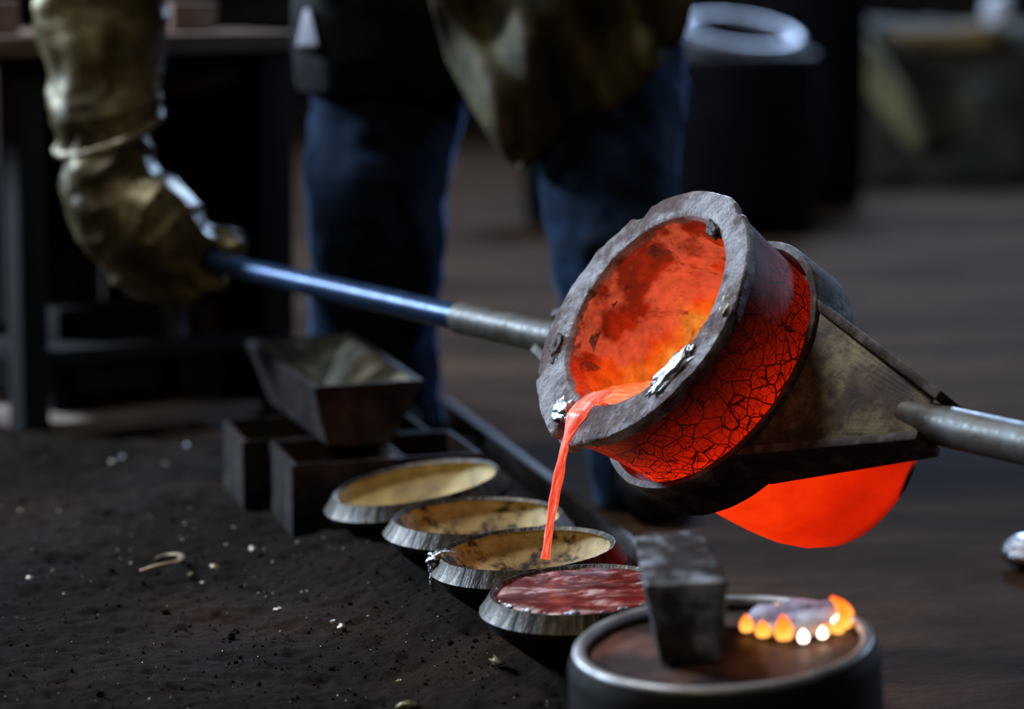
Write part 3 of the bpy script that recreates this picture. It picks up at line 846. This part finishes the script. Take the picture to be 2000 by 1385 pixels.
# tapered steel block
h0 = -0.003
q0 = on_drum(1290, 1300, h0); q1 = on_drum(1410, 1296, h0); 
ax_ = (q1-q0).normalized(); ay_ = dn.cross(ax_)
hb_ = 0.074
T0 = on_drum(1258, 1142, hb_); T1 = on_drum(1424, 1134, hb_); T2 = on_drum(1374, 1034, hb_); T3 = on_drum(1236, 1044, hb_)
q3 = q0+(T3-T0)*0.72+ax_*0.000; q2 = q1+(T2-T1)*0.72
cB = (q0+q1+q2+q3)/4
bmk = hull_box([p-cB for p in (q0, q1, q2, q3, T0, T1, T2, T3)], 0.004, 3)
bmesh.ops.subdivide_edges(bmk, edges=[e for e in bmk.edges if e.calc_length() > 0.03], cuts=8, use_grid_fill=True)
bo = bm_obj('steel_block', bmk, M['block'], None, True, 40); bo.location = cB
rough_up(bo, 0.0014, 45)
tag(bo, 'tapering scuffed steel block standing on the drum rim', 'block')
# burning slag cake
sc_ = on_drum(1556, 1205, 0.002)
bs = empty('burning_slag', mw=Matrix(((xa.x, ya.x, dn.x, sc_.x), (xa.y, ya.y, dn.y, sc_.y), (xa.z, ya.z, dn.z, sc_.z), (0, 0, 0, 1))))
tag(bs, 'round slag cake with small orange flames around its edge on the drum', 'slag')
Rs = 103/F*2.55
bm_obj('cake', lathe([(0, 0.006), (Rs*0.3, 0.006), (Rs*0.6, 0.0055), (Rs*0.85, 0.004), (Rs*0.97, 0.0), (Rs, -0.006), (0, -0.006)], 80, lambda r, z, a: (r+0.002*noise.noise(Vector((math.cos(a)*4, math.sin(a)*4, 0)))*(r/Rs), z+0.003*noise.fractal(Vector((r*40*math.cos(a), r*40*math.sin(a), 3)), 1, 2, 3))), M['ember_cake'], bs)
def flame(ang, r, h, wd, bend=0.0, white=False):
    pts = []; rad = []
    for i in range(9):
        t = i/8
        pts.append(Vector((bend*t*t, 0, h*t))); rad.append(max(0.0003, wd*math.sin(PI*min(1, (0.28+0.72*t)))**0.9))
    o = bm_obj('flame', tube(pts, rad, 12), M['flame_white' if white else 'flame'], bs)
    o.location = (r*math.cos(ang), r*math.sin(ang), -0.002)
    return o
for (px, py, h, wd, bend, wh) in [(1458, 1219, 0.015, 0.0062, 0, False), (1490, 1229, 0.014, 0.0068, 0, False), (1531, 1234, 0.022, 0.0080, 0, False),
                             (1569, 1240, 0.011, 0.0046, 0, True), (1606, 1232, 0.010, 0.004, 0, True), (1610, 1228, 0.010, 0.005, 0.0, False), (1636, 1222, 0.012, 0.006, 0.0, False),
                             (1650, 1212, 0.02, 0.006, -0.004, False), (1658, 1200, 0.024, 0.0055, -0.014, False), (1652, 1190, 0.018, 0.006, -0.014, False), (1517, 1178, 0.006, 0.003, 0, False), (1640, 1204, 0.010, 0.0045, 0, True), (1630, 1210, 0.008, 0.0045, 0, True)]:
    q = bs.matrix_world.inverted() @ on_drum(px, py, 0.006)
    flame(math.atan2(q.y, q.x), math.hypot(q.x, q.y), h, wd, bend, wh)

# ------------------------------------------------------------------ bits on the sand
def curl():
    pts = []
    for (px, py) in [(274, 1112), (292, 1110), (312, 1108), (332, 1107), (346, 1103), (355, 1093), (356, 1083), (346, 1076), (330, 1073), (314, 1074), (306, 1078)]:
        z = BED+0.012
        pts.append(G(px, py, z))
    for i, p in enumerate(pts): p.z = BED+0.010+0.006*math.sin(i*0.5)
    c = pts[5].copy()
    dens = []
    for a, b in zip(pts[:-1], pts[1:]):
        for k in range(5): dens.append(a.lerp(b, k/5)-c)
    dens.append(pts[-1]-c)
    for _ in range(4):
        dens = [dens[0]]+[(dens[i-1]+dens[i]*2+dens[i+1])/4 for i in range(1, len(dens)-1)]+[dens[-1]]
    nD = len(dens)
    o = bm_obj('metal_strip', tube(dens, [0.0038*(0.6+0.4*math.sin(PI*i/(nD-1))) for i in range(nD)], 12, [0.55]*nD), M['strip'])
    o.location = c
    tag(o, 'curled hook-shaped metal strip lying on the dark sand', 'strip')
curl()
frag = [(493, 1070, 9, 'pale', 'pale metal chip on the sand left of the far round mold'),
        (541, 1189, 9, 'pale', 'small pinkish chip standing in the sand, left of the two flat flakes'),
        (651, 1211, 7, 'pale', 'upper of the two flat white flakes on the sand'),
        (667, 1221, 9, 'pale', 'lower of the two flat white flakes on the sand'),
        (970, 1290, 14, 'crust_gold', 'greenish glassy crumb below the filled round mold'),
        (795, 1380, 20, 'crust_gold', 'large pale olive slag lump at the bottom edge of the photo'),
        (778, 1327, 6, 'crust_gold', 'small olive crumb above the lump at the bottom edge'),
        (372, 1120, 8, 'crust_gold', 'shiny golden crumb just right of the curled strip'),
        (396, 1135, 5, 'pale', 'tiny pale crumb right of the golden crumb by the curled strip'),
        (58, 1127, 8, 'pale', 'pale chip on the sand far left of the curled strip'),
        (103, 1110, 4, 'crust_gold', 'tiny golden crumb between the far left chip and the curled strip'),
        (420, 1105, 10, 'strip', 'brownish crumb on the sand between curled strip and box molds'),
        (221, 902, 9, 'pale', 'blurred whitish chip at the back of the sand, below the bench'),
        (240, 890, 7, 'silver', 'blurred bluish shiny bead at the back of the sand, below the bench'),
        (322, 906, 8, 'strip', 'blurred brownish crumb at the back of the sand, right of the bluish bead'),
        (364, 866, 6, 'silver', 'blurred grey bead at the far back of the sand, nearest the box molds'),
        (720, 1199, 3.5, 'pale', 'tiny white grain right of the two flat flakes')]
for k, (px, py, r, mt, lab) in enumerate(frag):
    q = G(px, py, BED); zz = bed_z(q.x, q.y); q = G(px, py, zz+0.003); q.z = zz+r*K*0.3
    o = lump('slag_fragment', q, r*K*0.8, M[mt], None, 2, 0.9, k*1.7, (1.2, 1.1, 0.7), (random.uniform(-.4, .4), random.uniform(-.4, .4), random.uniform(0, 6)))
    tag(o, lab, 'fragment', 'slag fragments on the sand')
MC = [(m[1].translation.x, m[1].translation.y) for m in (mA, mB, mC, mD)]
def crumbs():
    bm = bmesh.new(); rnd = random.Random(3)
    for i in range(4200):
        if rnd.random() < 0.6:
            y = rnd.uniform(2.45, 3.4)
            x = edge_x(y) - abs(rnd.gauss(0, 0.30)) - 0.02
        else: y = rnd.uniform(2.3, 4.3); x = rnd.uniform(-0.95, edge_x(y)-0.02)
        if any(math.hypot(x-mx, y-my) < 0.085 for mx, my in MC): continue
        r = 0.0011*math.exp(rnd.gauss(0, 0.55)); r = min(r, 0.006)
        m = Matrix.Translation((x, y, bed_z(x, y)+r*0.35)) @ Euler((rnd.uniform(0, 6), rnd.uniform(0, 6), 0)).to_matrix().to_4x4() @ Matrix.Diagonal((1, rnd.uniform(.6, 1), rnd.uniform(.5, .9), 1))
        bmesh.ops.create_icosphere(bm, subdivisions=1, radius=r, matrix=m)
    o = bm_obj('sand_crumbs', bm, M['dirt'], None, False)
    tag(o, 'dark lumps and crumbs of sand scattered over the sand bed', 'sand', kind='stuff')
crumbs()
def glints():
    bm = bmesh.new(); rnd = random.Random(11)
    for i in range(420):
        y = rnd.uniform(2.4, 3.9); x = rnd.uniform(-0.75, edge_x(y)-0.02)
        if any(math.hypot(x-mx, y-my) < 0.09 for mx, my in MC): continue
        r = 0.0007*math.exp(rnd.gauss(0, 0.3))
        bmesh.ops.create_icosphere(bm, subdivisions=1, radius=r, matrix=Matrix.Translation((x, y, bed_z(x, y)+r*0.7)))
    tag(bm_obj('slag_grains', bm, M['pale'], None, False), 'tiny pale shining grains sprinkled over the dark sand', 'grains', kind='stuff')
glints()
gq = G(2004, 1096, 0.012)
o = lump('ingot_piece', gq+Vector((0.01, 0, 0.012)), 0.035, M['silver'], None, 3, 0.25, 4.0, (1.2, 1.0, 0.6))
tag(o, 'blurred silvery lump lying on the earth floor at the right edge', 'lump')

# ------------------------------------------------------------------ worker
wk = empty('person', G(1000, 960, 0.0))
tag(wk, 'worker in blue jeans, black jacket, olive apron and long glove, gripping the pipe', 'person')
DL = 4.12
def nf(p, s, o=3): return noise.fractal(p*s, 1.0, 2.0, o)
org = wk.location.copy()
def W(px, py, D): return P(px, py, D)-org
def fold(amp, s, st=(1, 1, 1)):
    def f(c, nrm):
        q = Vector((c.x*st[0], c.y*st[1], c.z*st[2]))
        e = nf(q, s, 4)
        e2 = 1-abs(nf(q+Vector((3, 1, 7)), s*0.7, 2))*2
        return c+nrm*(amp*e+amp*0.6*max(0, e2)**3)
    return f
fL = G(775, 880, 0.0); fR = G(1262, 1018, 0.0)
legL = [(W(800, -160, 4.45), 0.132), (W(768, 60, 4.43), 0.129), (W(752, 250, 4.40), 0.120), (W(735, 420, 4.34), 0.111), (W(733, 520, 4.38), 0.107), (W(735, 650, 4.48), 0.104), (W(752, 760, 4.54), 0.096), (W(772, 850, 4.57), 0.088)]
legR = [(W(1130, -160, 4.45), 0.132), (W(1180, 60, 4.36), 0.127), (W(1192, 200, 4.28), 0.117), (W(1190, 360, 4.16), 0.106), (W(1205, 500, 4.12), 0.099), (W(1230, 680, 4.10), 0.092), (W(1255, 850, 4.07), 0.088), (W(1262, 930, 4.06), 0.086)]
hip = [[(W(800, -190, 4.45), 0.135), (W(965, -260, 4.47), 0.155), (W(1130, -190, 4.45), 0.135)]]
def jean_d(c, nrm):
    e = nf(Vector((c.x*5, c.y*5, c.z*16)), 1, 3)*0.007 + nf(c, 7, 3)*0.008
    return c+nrm*e
remeshed('jeans', [legL, legR]+hip, M['jeans'], wk, 0.010, 8, jean_d)
for f_, (lx, ly, lD) in ((fL, (772, 850, 4.57)), (fR, (1262, 930, 4.06))):
    a0 = W(lx, ly, lD); base = Vector((a0.x, a0.y, -org.z))
    b = remeshed('boot', [[(a0, 0.07), (Vector((a0.x, a0.y, base.z+0.065)), 0.056), ], [(base+Vector((0, 0.03, 0.055)), 0.048), (base+Vector((0.0, -0.08, 0.05)), 0.046), (base+Vector((0.01, -0.16, 0.042)), 0.040)]], M['boot'], wk, 0.008, 6)
# jacket: torso, both upper arms
tor = [[(W(840, 40, 4.42), 0.155), (W(850, -120, 4.42), 0.17), (W(900, -400, 4.38), 0.17), (W(960, -640, 4.28), 0.17)],
       [(W(1060, 10, 4.42), 0.145), (W(1090, -120, 4.42), 0.17), (W(1060, -400, 4.38), 0.17), (W(1010, -640, 4.28), 0.17)],
       [(W(742, 120, 4.38), 0.136), (W(750, -40, 4.38), 0.14)], [(W(830, 120, 4.38), 0.12), (W(850, 20, 4.38), 0.14)],
       [(W(985, -700, 4.2), 0.15), (W(985, -860, 4.12), 0.13)],
       [(W(860, -840, 4.14), 0.09), (W(1110, -840, 4.14), 0.09)],
       [(W(800, -830, 4.14), 0.085), (W(500, -560, 4.15), 0.07), (W(300, -330, 4.15), 0.062), (W(215, -120, 4.16), 0.062)],
       [(W(1170, -830, 4.14), 0.085), (W(1380, -560, 4.05), 0.07), (W(1560, -330, 3.8), 0.058)]]
zh1 = W(0, 200, 4.0).z; zh2 = W(0, -60, 4.1).z; xh1 = W(900, 0, 4.1).x; xh2 = W(1150, 0, 4.1).x
fj = fold(0.008, 7)
def jack_d(c, nrm):
    c = fj(c, nrm); t = min(1, max(0, (c.x-xh1)/(xh2-xh1)))
    zz = zh1+(zh2-zh1)*t+0.006*noise.noise(Vector((c.x*9, c.y*9, 0)))-0.06*max(0, min(1, (c.x-W(600, 0, 4.1).x)*4))*0.25
    if c.z < zz: c.z = zz
    return c
jk = remeshed('jacket', tor, M['jacket'], wk, 0.012, 8, jack_d)
tl = [W(578, 92, 4.28), W(624, 92, 4.24), W(624, 92, 4.34), W(578, 92, 4.36), W(594, 18, 4.28), W(604, 16, 4.26), W(604, 16, 4.34), W(594, 18, 4.35)]
o = bm_obj('shirt_tail', hull_box(tl, 0.004), M['pale_cloth'], wk); o['label'] = 'pale shirt tail at the jacket side'
remeshed('head', [[(W(985, -920, 4.1), 0.06), (W(985, -1040, 4.05), 0.088)], [(W(985, -980, 4.0), 0.06)], [(W(985, -1015, 3.95), 0.018), (W(985, -995, 3.935), 0.016)]], M['skin'], wk, 0.008, 4)
hb2 = lathe([(0.118, 0), (0.122, 0.004), (0.108, 0.012), (0.106, 0.05), (0.09, 0.09), (0.055, 0.118), (0, 0.128)], 48)
ho = bm_obj('helmet', hb2, M['helmet'], wk); ho.location = W(985, -1070, 4.05)
# pale shirt tail at the left of the jacket
# apron: hanging leather with thickness and soft folds
def apron():
    bm = bmesh.new(); NU, NV = 50, 50
    # outline: left edge and right edge from top to the pointed tip
    Lp = [(770, -420), (800, -200), (838, 0), (872, 120), (925, 220), (985, 312), (1010, 330)]
    Rp = [(1250, -420), (1345, -200), (1362, -20), (1335, 75), (1240, 190), (1110, 275), (1022, 330)]
    def at(A, t):
        t *= len(A)-1; k = min(int(t), len(A)-2); f = t-k
        return A[k][0]+(A[k+1][0]-A[k][0])*f, A[k][1]+(A[k+1][1]-A[k][1])*f
    rows = []
    for j in range(NV+1):
        a = at(Lp, j/NV); b = at(Rp, j/NV); row = []
        for i in range(NU+1):
            s = i/NU; px = a[0]+(b[0]-a[0])*s; py = a[1]+(b[1]-a[1])*s
            D = 4.08 + 0.030*math.sin(px*0.022+py*0.010)*min(1, (j+6)/NV*1.6) + 0.014*math.sin(px*0.055-py*0.02) + 0.05*(abs(s-0.5)*2)**2 + 0.03*max(0, -py)/400
            p = W(px, py, D)
            row.append(bm.verts.new(p))
        rows.append(row)
    for j in range(NV):
        for i in range(NU): bm.faces.new([rows[j][i], rows[j][i+1], rows[j+1][i+1], rows[j+1][i]])
    bmesh.ops.remove_doubles(bm, verts=bm.verts, dist=0.0004)
    bmesh.ops.recalc_face_normals(bm, faces=bm.faces)
    bmesh.ops.solidify(bm, geom=list(bm.faces), thickness=0.004)
    return bm_obj('apron', bm, M['apron'], wk)
apron()
# glove: gauntlet cuff and gripping hand
DG = 4.12
cuff = [(W(205, -90, DG+0.03), 0.098), (W(203, 0, DG+0.03), 0.096), (W(200, 60, DG+0.02), 0.091), (W(203, 150, DG+0.01), 0.080), (W(207, 205, DG), 0.075), (W(212, 258, DG), 0.072)]
def cuff_bm():
    bm = bmesh.new(); seg = 64; rows = []
    axis = []
    N = 40
    for i in range(N+1):
        t = i/N*(len(cuff)-1); k = min(int(t), len(cuff)-2); f = t-k
        axis.append((cuff[k][0].lerp(cuff[k+1][0], f), cuff[k][1]+(cuff[k+1][1]-cuff[k][1])*f))
    for layer in (0, 1):
        seq = axis if layer == 0 else axis[::-1]
        for ii, (p, r) in enumerate(seq):
            tt = ii/N if layer == 0 else 1-ii/N
            row = []
            for s in range(seg):
                a = 2*PI*s/seg
                e = noise.fractal(Vector((math.cos(a)*1.3, math.sin(a)*1.3, tt*3.2)), 1, 2, 3)
                w = noise.fractal(Vector((math.cos(a)*0.8+4, math.sin(a)*0.8, tt*7)), 1, 2, 2)
                rr = r*(1+0.10*e+0.05*w) - (0.004 if layer else 0)
                slant = (0.024*math.cos(a)+0.020*math.sin(a))*tt
                q = p+Vector((math.cos(a)*rr, math.sin(a)*rr*0.85, slant))
                row.append(bm.verts.new(q))
            rows.append(row)
    for A, B in zip(rows, rows[1:]+rows[:1]):
        for s in range(seg): bm.faces.new([A[s], A[(s+1) % seg], B[(s+1) % seg], B[s]])
    bmesh.ops.recalc_face_normals(bm, faces=bm.faces)
    return bm
gl = bm_obj('glove_cuff', cuff_bm(), M['glove'], wk); gl['label'] = 'flared olive gauntlet cuff'
hem_pts = []
pc, rc = cuff[-1]
for i in range(65):
    a = 2*PI*i/64
    e = noise.fractal(Vector((math.cos(a)*1.3, math.sin(a)*1.3, 3.2)), 1, 2, 3); w = noise.fractal(Vector((math.cos(a)*0.8+4, math.sin(a)*0.8, 7)), 1, 2, 2)
    rr = rc*(1+0.10*e+0.05*w)+0.0025
    hem_pts.append(pc+Vector((math.cos(a)*rr, math.sin(a)*rr*0.85, 0.024*math.cos(a)+0.020*math.sin(a))))
hm = bm_obj('glove_hem', tube(hem_pts, [0.0062]*65, 10), M['glove_hem'], wk); hm['label'] = 'pale stitched hem'
gp_ = pL-org; ga = dW
# local axes at grip: ga along pipe (towards crucible), gu up across, gt toward camera
gt = (-FWD-ga*(-FWD).dot(ga)).normalized(); gu = ga.cross(gt); 
if gu.z < 0: gu = -gu
def GP(a, t_, u_): return gp_+ga*a+gt*t_+gu*u_
wrist = W(208, 285, DG)
chains = [[(W(210, 150, DG), 0.048), (W(208, 240, DG), 0.055), (W(212, 320, DG), 0.064), (W(235, 400, DG), 0.078), (W(285, 440, DG-0.01), 0.080), (W(330, 482, DG-0.015), 0.066)],
          [(W(200, 345, DG), 0.058), (W(240, 440, DG), 0.066), (W(290, 510, DG), 0.058), (W(345, 545, DG), 0.045)]]
# fingers: curl round the pipe from behind the palm, over the camera side and below
for k, (off, ln) in enumerate(((0.020, 1.0), (-0.013, 1.06), (-0.046, 1.0), (-0.076, 0.88))):
    rf = 0.0165-0.001*abs(k-1)
    pts_ = []
    base = GP(off-0.02, -0.012, 0.045)
    pts_.append((W(300, 440, DG), 0.03))
    for j, ang_ in enumerate((70, 25, -25, -75, -125)):
        a_ = math.radians(ang_); rr = 0.015+rf*0.95
        pts_.append((GP(off+0.004*j, rr*math.cos(a_)*ln, rr*math.sin(a_)*ln), rf*(1.0-0.06*j)))
    chains.append(pts_)
# thumb on the far side, lying along the pipe
chains.append([(W(330, 470, DG), 0.034), (GP(0.0, -0.030, 0.034), 0.023), (GP(0.035, -0.028, 0.024), 0.020), (GP(0.058, -0.018, 0.026), 0.016)])
def glove_d(c, nrm):
    e = nf(c, 14, 3)*0.006
    r = 1-abs(noise.noise(Vector((c.x*16, c.y*12, c.z*15-c.x*9))))*2.2
    return c+nrm*(e+0.006*max(0, r)**2)
gh = remeshed('glove_hand', chains, M['glove'], wk, 0.005, 5, glove_d); gh['label'] = 'olive mitt of the glove closed around the pipe'

# ------------------------------------------------------------------ bench behind at the left
B0 = P(40, 700, 4.46); B1 = P(520, 700, 4.75)
bdir = Vector((B1.x-B0.x, B1.y-B0.y, 0)).normalized(); bdep = Vector((-bdir.y, bdir.x, 0))
bench = empty('workbench', (B0.x, B0.y, 0)); bench.rotation_euler = (0, 0, math.atan2(bdir.y, bdir.x))
tag(bench, 'blurred dark wooden workbench with shelves behind the gloved arm', 'bench')
BO = Vector((B0.x, B0.y, 0))
def BL(px, py, dep=0.0):
    """pixel -> (along, height) on the vertical plane of the bench front, pushed back by dep"""
    d = P(px, py, 1.0)-cam.location
    t = ((BO+bdep*dep)-cam.location).dot(bdep)/d.dot(bdep)
    q = cam.location+d*t
    return (q-BO).dot(bdir), q.z
def bbox(name, s0, s1, d0, d1, z0, z1, mat, bev=0.003, lab=None):
    bm = box_bm((s0+s1)/2, (d0+d1)/2, (z0+z1)/2, s1-s0, d1-d0, z1-z0, bev)
    o = bm_obj(name, bm, mat, bench, True, 40)
    if lab: o['label'] = lab
    return o
sL, sR = BL(-150, 600)[0], BL(578, 600)[0]
zt1 = BL(300, 66)[1]; zt0 = zt1-0.030
for k in range(4):
    bbox('top_plank', sL, sR+0.02, -0.04+k*0.122, 0.079+k*0.122, zt0, zt1+0.0015*(k % 2), M['wood'])
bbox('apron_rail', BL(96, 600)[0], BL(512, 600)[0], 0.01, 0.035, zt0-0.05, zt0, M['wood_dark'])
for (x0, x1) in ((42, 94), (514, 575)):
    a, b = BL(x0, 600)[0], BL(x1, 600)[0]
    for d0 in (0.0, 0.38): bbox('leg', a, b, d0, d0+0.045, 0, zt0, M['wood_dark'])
zs = BL(300, 668)[1]; zs2 = max(0.045, BL(300, 826)[1])
a, b = BL(96, 600)[0], BL(512, 600)[0]
M['shelf_wood'] = simple('board in lit tone', [(120, 98, 86), (170, 146, 132), (200, 180, 166)], 7, 0.85, 0, 0.4, 60, 0.002, ((1, 14, 14), (0, 0, 0)))  # paler than the bench planks, front light on the board put into colour
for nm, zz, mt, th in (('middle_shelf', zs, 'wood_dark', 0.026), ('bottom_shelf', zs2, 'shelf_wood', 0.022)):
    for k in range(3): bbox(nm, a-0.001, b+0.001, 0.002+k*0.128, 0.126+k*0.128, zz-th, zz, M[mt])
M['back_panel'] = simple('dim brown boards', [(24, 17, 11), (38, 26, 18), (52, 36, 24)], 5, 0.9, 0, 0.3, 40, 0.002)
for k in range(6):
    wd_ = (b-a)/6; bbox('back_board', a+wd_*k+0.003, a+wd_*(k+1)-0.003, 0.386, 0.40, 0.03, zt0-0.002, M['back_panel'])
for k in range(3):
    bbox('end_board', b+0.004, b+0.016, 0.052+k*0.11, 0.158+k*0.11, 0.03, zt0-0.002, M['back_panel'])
def good(name, px0, px1, zbase, h, d0, dep, mat, lab, cat, grp=None, shape='box', rz=0.0):
    s0 = BL(px0, 600, d0)[0]; s1 = BL(px1, 600, d0)[0]; wd_ = s1-s0
    if shape == 'box': bm = box_bm(0, 0, h/2, wd_, dep, h, 0.004, rz, 0.002)
    elif shape == 'can':
        R_ = wd_/2; bm = lathe([(0, 0), (R_, 0), (R_, h*0.05), (R_*0.97, h*0.08), (R_*0.97, h*0.92), (R_, h*0.95), (R_, h), (R_*0.9, h), (R_*0.88, h*0.93), (0, h*0.93)], 32)
    else:
        R_ = h/2; bm = tube([(-wd_/2, 0, R_), (-wd_/2+0.004, 0, R_), (wd_/2-0.004, 0, R_), (wd_/2, 0, R_)], [R_*0.92, R_, R_, R_*0.92], 24)
    o = bm_obj(name, bm, mat, None, True, 40)
    q = BO+bdir*(s0+s1)/2+bdep*(d0+dep/2); o.location = (q.x, q.y, zbase+0.0008); o.rotation_euler = (0, 0, bench.rotation_euler.z)
    tag(o, lab, cat, grp); return o
M['pinkbrick'] = simple('dusty firebrick', [(100, 78, 68), (132, 108, 96), (156, 134, 122)], 10, 0.9, 0, 0.3, 60, 0.002)
M['ochre'] = simple('ochre sacking', [(84, 62, 30), (120, 92, 48), (146, 118, 70)], 10, 0.9, 0, 0.3, 60, 0.002)
ztt = zt1+0.0015
good('firebrick', 345, 432, ztt, 0.045, 0.07, 0.11, M['pinkbrick'], 'pale dusty firebrick on the bench top right of the glove', 'brick')
good('firebrick', -30, 52, ztt, 0.05, 0.04, 0.12, M['pinkbrick'], 'dusty brown firebrick on the bench top at the left edge', 'brick')
zu = BL(400, 218)[1]
bbox('upper_shelf', BL(270, 600)[0], b, 0.05, 0.37, zu-0.014, zu, M['wood_dark'])
q = BO+bdir*BL(405, 200, 0.12)[0]+bdep*0.14
o = lump('cloth_bundle', (q.x, q.y, zu+0.034), 0.030, M['ochre'], None, 3, 0.2, 2.0, (2.5, 1.2, 0.8), (0, 0, bench.rotation_euler.z)); tag(o, 'ochre cloth bundle on the upper bench shelf right of the glove cuff', 'cloth')
good('tin_can', 332, 372, zs, 0.05, 0.03, 0.03, M['hoop'], 'grey tin can on the middle bench shelf below the gloved hand', 'can', shape='can')
good('tin_can', 394, 430, zs, 0.045, 0.03, 0.03, M['ochre'], 'ochre tin can on the middle bench shelf below the gloved hand', 'can', shape='can')
good('timber_offcut', 112, 320, zs, 0.05, 0.10, 0.09, M['wood_dark'], 'dark brown timber offcut on the middle bench shelf', 'timber')
good('firebrick', 350, 480, zs2, 0.075, 0.12, 0.10, M['pinkbrick'], 'wide firebrick on the bottom bench shelf beside the tapering mold', 'brick')
good('steel_roller', 150, 330, zs2, 0.075, 0.12, 0.1, M['pinkbrick'], 'dusty roller lying on the bottom bench shelf', 'roller', shape='cyl')
good('firebrick', 100, 135, zs2, 0.06, 0.10, 0.10, M['wood_dark'], 'small dark firebrick on the bottom bench shelf by the left leg', 'brick')
pz = P(8, 500, 4.9)
o = bm_obj('timber_post', box_bm(0, 0, 0.75, 0.055, 0.06, 1.5, 0.003), M['wood'], None, True, 40); o.location = (pz.x-0.1, pz.y+0.1, 0)
tag(o, 'brown timber post at the extreme left edge behind the bench leg', 'post')

# ------------------------------------------------------------------ things far behind at the right
def barrel(px, pyb, D0, halfpx, h, lab, tilt=0.0):
    g = G(px, pyb, 0.0); R_ = halfpx/F*g.y; t = empty('barrel', g); tag(t, lab, 'barrel', 'dark barrels far behind')
    bm_obj('body', lathe([(0, 0.0), (R_*0.9, 0.0), (R_*0.98, h*0.2), (R_, h*0.5), (R_*0.98, h*0.85), (R_*0.95, h*0.93), (R_*0.92, h*0.93), (R_*0.90, h*0.2), (0, h*0.1)], 56), M['barrel'], t)
    bm_obj('hoop', lathe([(R_*0.94+0.012*math.cos(a), h*0.94+0.012*math.sin(a)) for a in [2*PI*i/10 for i in range(10)]], 56, None, True), M['black_iron'], t)
    return t
b1 = barrel(1440, 420, 8, 205, 0.0, '') if False else None
g1 = G(1450, 455, 0); 
def barrel2(px, pyb, halfpx, pytop, lab):
    g = G(px, pyb, 0.0); D_ = (g-cam.location).dot(FWD); zt_ = P(px, pytop, D_).z
    return barrel(px, pyb, D_, halfpx, max(0.25, zt_/0.94), lab)
barrel2(1430, 455, 165, 108, 'dark navy barrel under the tilted grey basin behind the worker at the right')
gb = G(1430, 455, 0.0); Db = (gb-cam.location).dot(FWD)
bc = P(1442, 66, Db-0.05); nb_ = ellipse_normal(-7, 0.36); Rb = 112/F*Db
xa_ = (RIGHT-nb_*RIGHT.dot(nb_)).normalized(); ya_ = nb_.cross(xa_)
ba = empty('basin', mw=Matrix(((xa_.x, ya_.x, nb_.x, bc.x), (xa_.y, ya_.y, nb_.y, bc.y), (xa_.z, ya_.z, nb_.z, bc.z), (0, 0, 0, 1))))
tag(ba, 'blurred grey rimmed basin lying tilted on top of the dark barrel', 'basin')
bm_obj('bowl', lathe([(Rb, 0), (Rb*0.86, -0.03), (Rb*0.6, -0.05), (0, -0.052), (0, -0.046), (Rb*0.6, -0.044), (Rb*0.84, -0.025), (Rb*0.98, 0.0)], 48), M['barrel'], ba)
bm_obj('rim', lathe([(Rb+0.026*math.cos(a), 0.016*math.sin(a)) for a in [2*PI*i/10 for i in range(10)]], 56, None, True), M['hoop'], ba)
barrel2(1595, 405, 95, -60, 'taller dark barrel beside the pale-rimmed barrel')
barrel2(1130, 440, 110, 250, 'low dark barrel seen between the legs of the worker')
# canvas-covered heap
gA = G(1810, 372, 0.0)
DA = (gA-cam.location).dot(FWD); sA = DA/F
def TA(px, py, dy=0.0): return P(px, py, DA+dy)-gA
heap = empty('canvas_heap', gA)
tag(heap, 'slumped heap covered with olive canvas far behind at the upper right', 'canvas')
def clampz(c, nrm):
    c = c+nrm*0.04*nf(c, 2.2, 4)
    c.z = max(c.z, 0.0); return c
ch = [[(TA(1700, 260, 0.3), 0.17), (TA(1900, 240, 0.35), 0.22), (TA(2060, 230, 0.4), 0.22)], [(TA(1720, 150, 0.35), 0.15), (TA(1900, 130, 0.4), 0.18), (TA(2040, 150, 0.4), 0.18)],
      [(TA(1660, 330, 0.2), 0.11), (TA(1960, 330, 0.2), 0.13)], [(TA(1690, 80, 0.35), 0.10), (TA(1930, 90, 0.35), 0.11)]]
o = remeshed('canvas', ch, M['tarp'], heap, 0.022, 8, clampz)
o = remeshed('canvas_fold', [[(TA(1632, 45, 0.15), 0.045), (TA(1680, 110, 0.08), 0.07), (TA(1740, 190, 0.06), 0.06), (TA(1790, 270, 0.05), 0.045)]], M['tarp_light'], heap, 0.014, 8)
o['label'] = 'lighter fold running diagonally'
o = remeshed('canvas_fold', [[(TA(1740, 72, 0.2), 0.03), (TA(1850, 78, 0.2), 0.045), (TA(1930, 70, 0.2), 0.055)]], M['ochre'], heap, 0.014, 8)
o['label'] = 'brownish fold along the top'
o = lump('white_bag', Vector((P(1948, 25, DA-0.1).x, gA.y-0.02, P(1948, 28, DA-0.1).z+0.01)), 0.05, M['white'], None, 3, 0.2, 1.0, (1.0, 1.0, 1.1))
tag(o, 'small white bag on top of the canvas heap at the upper right corner', 'bag')
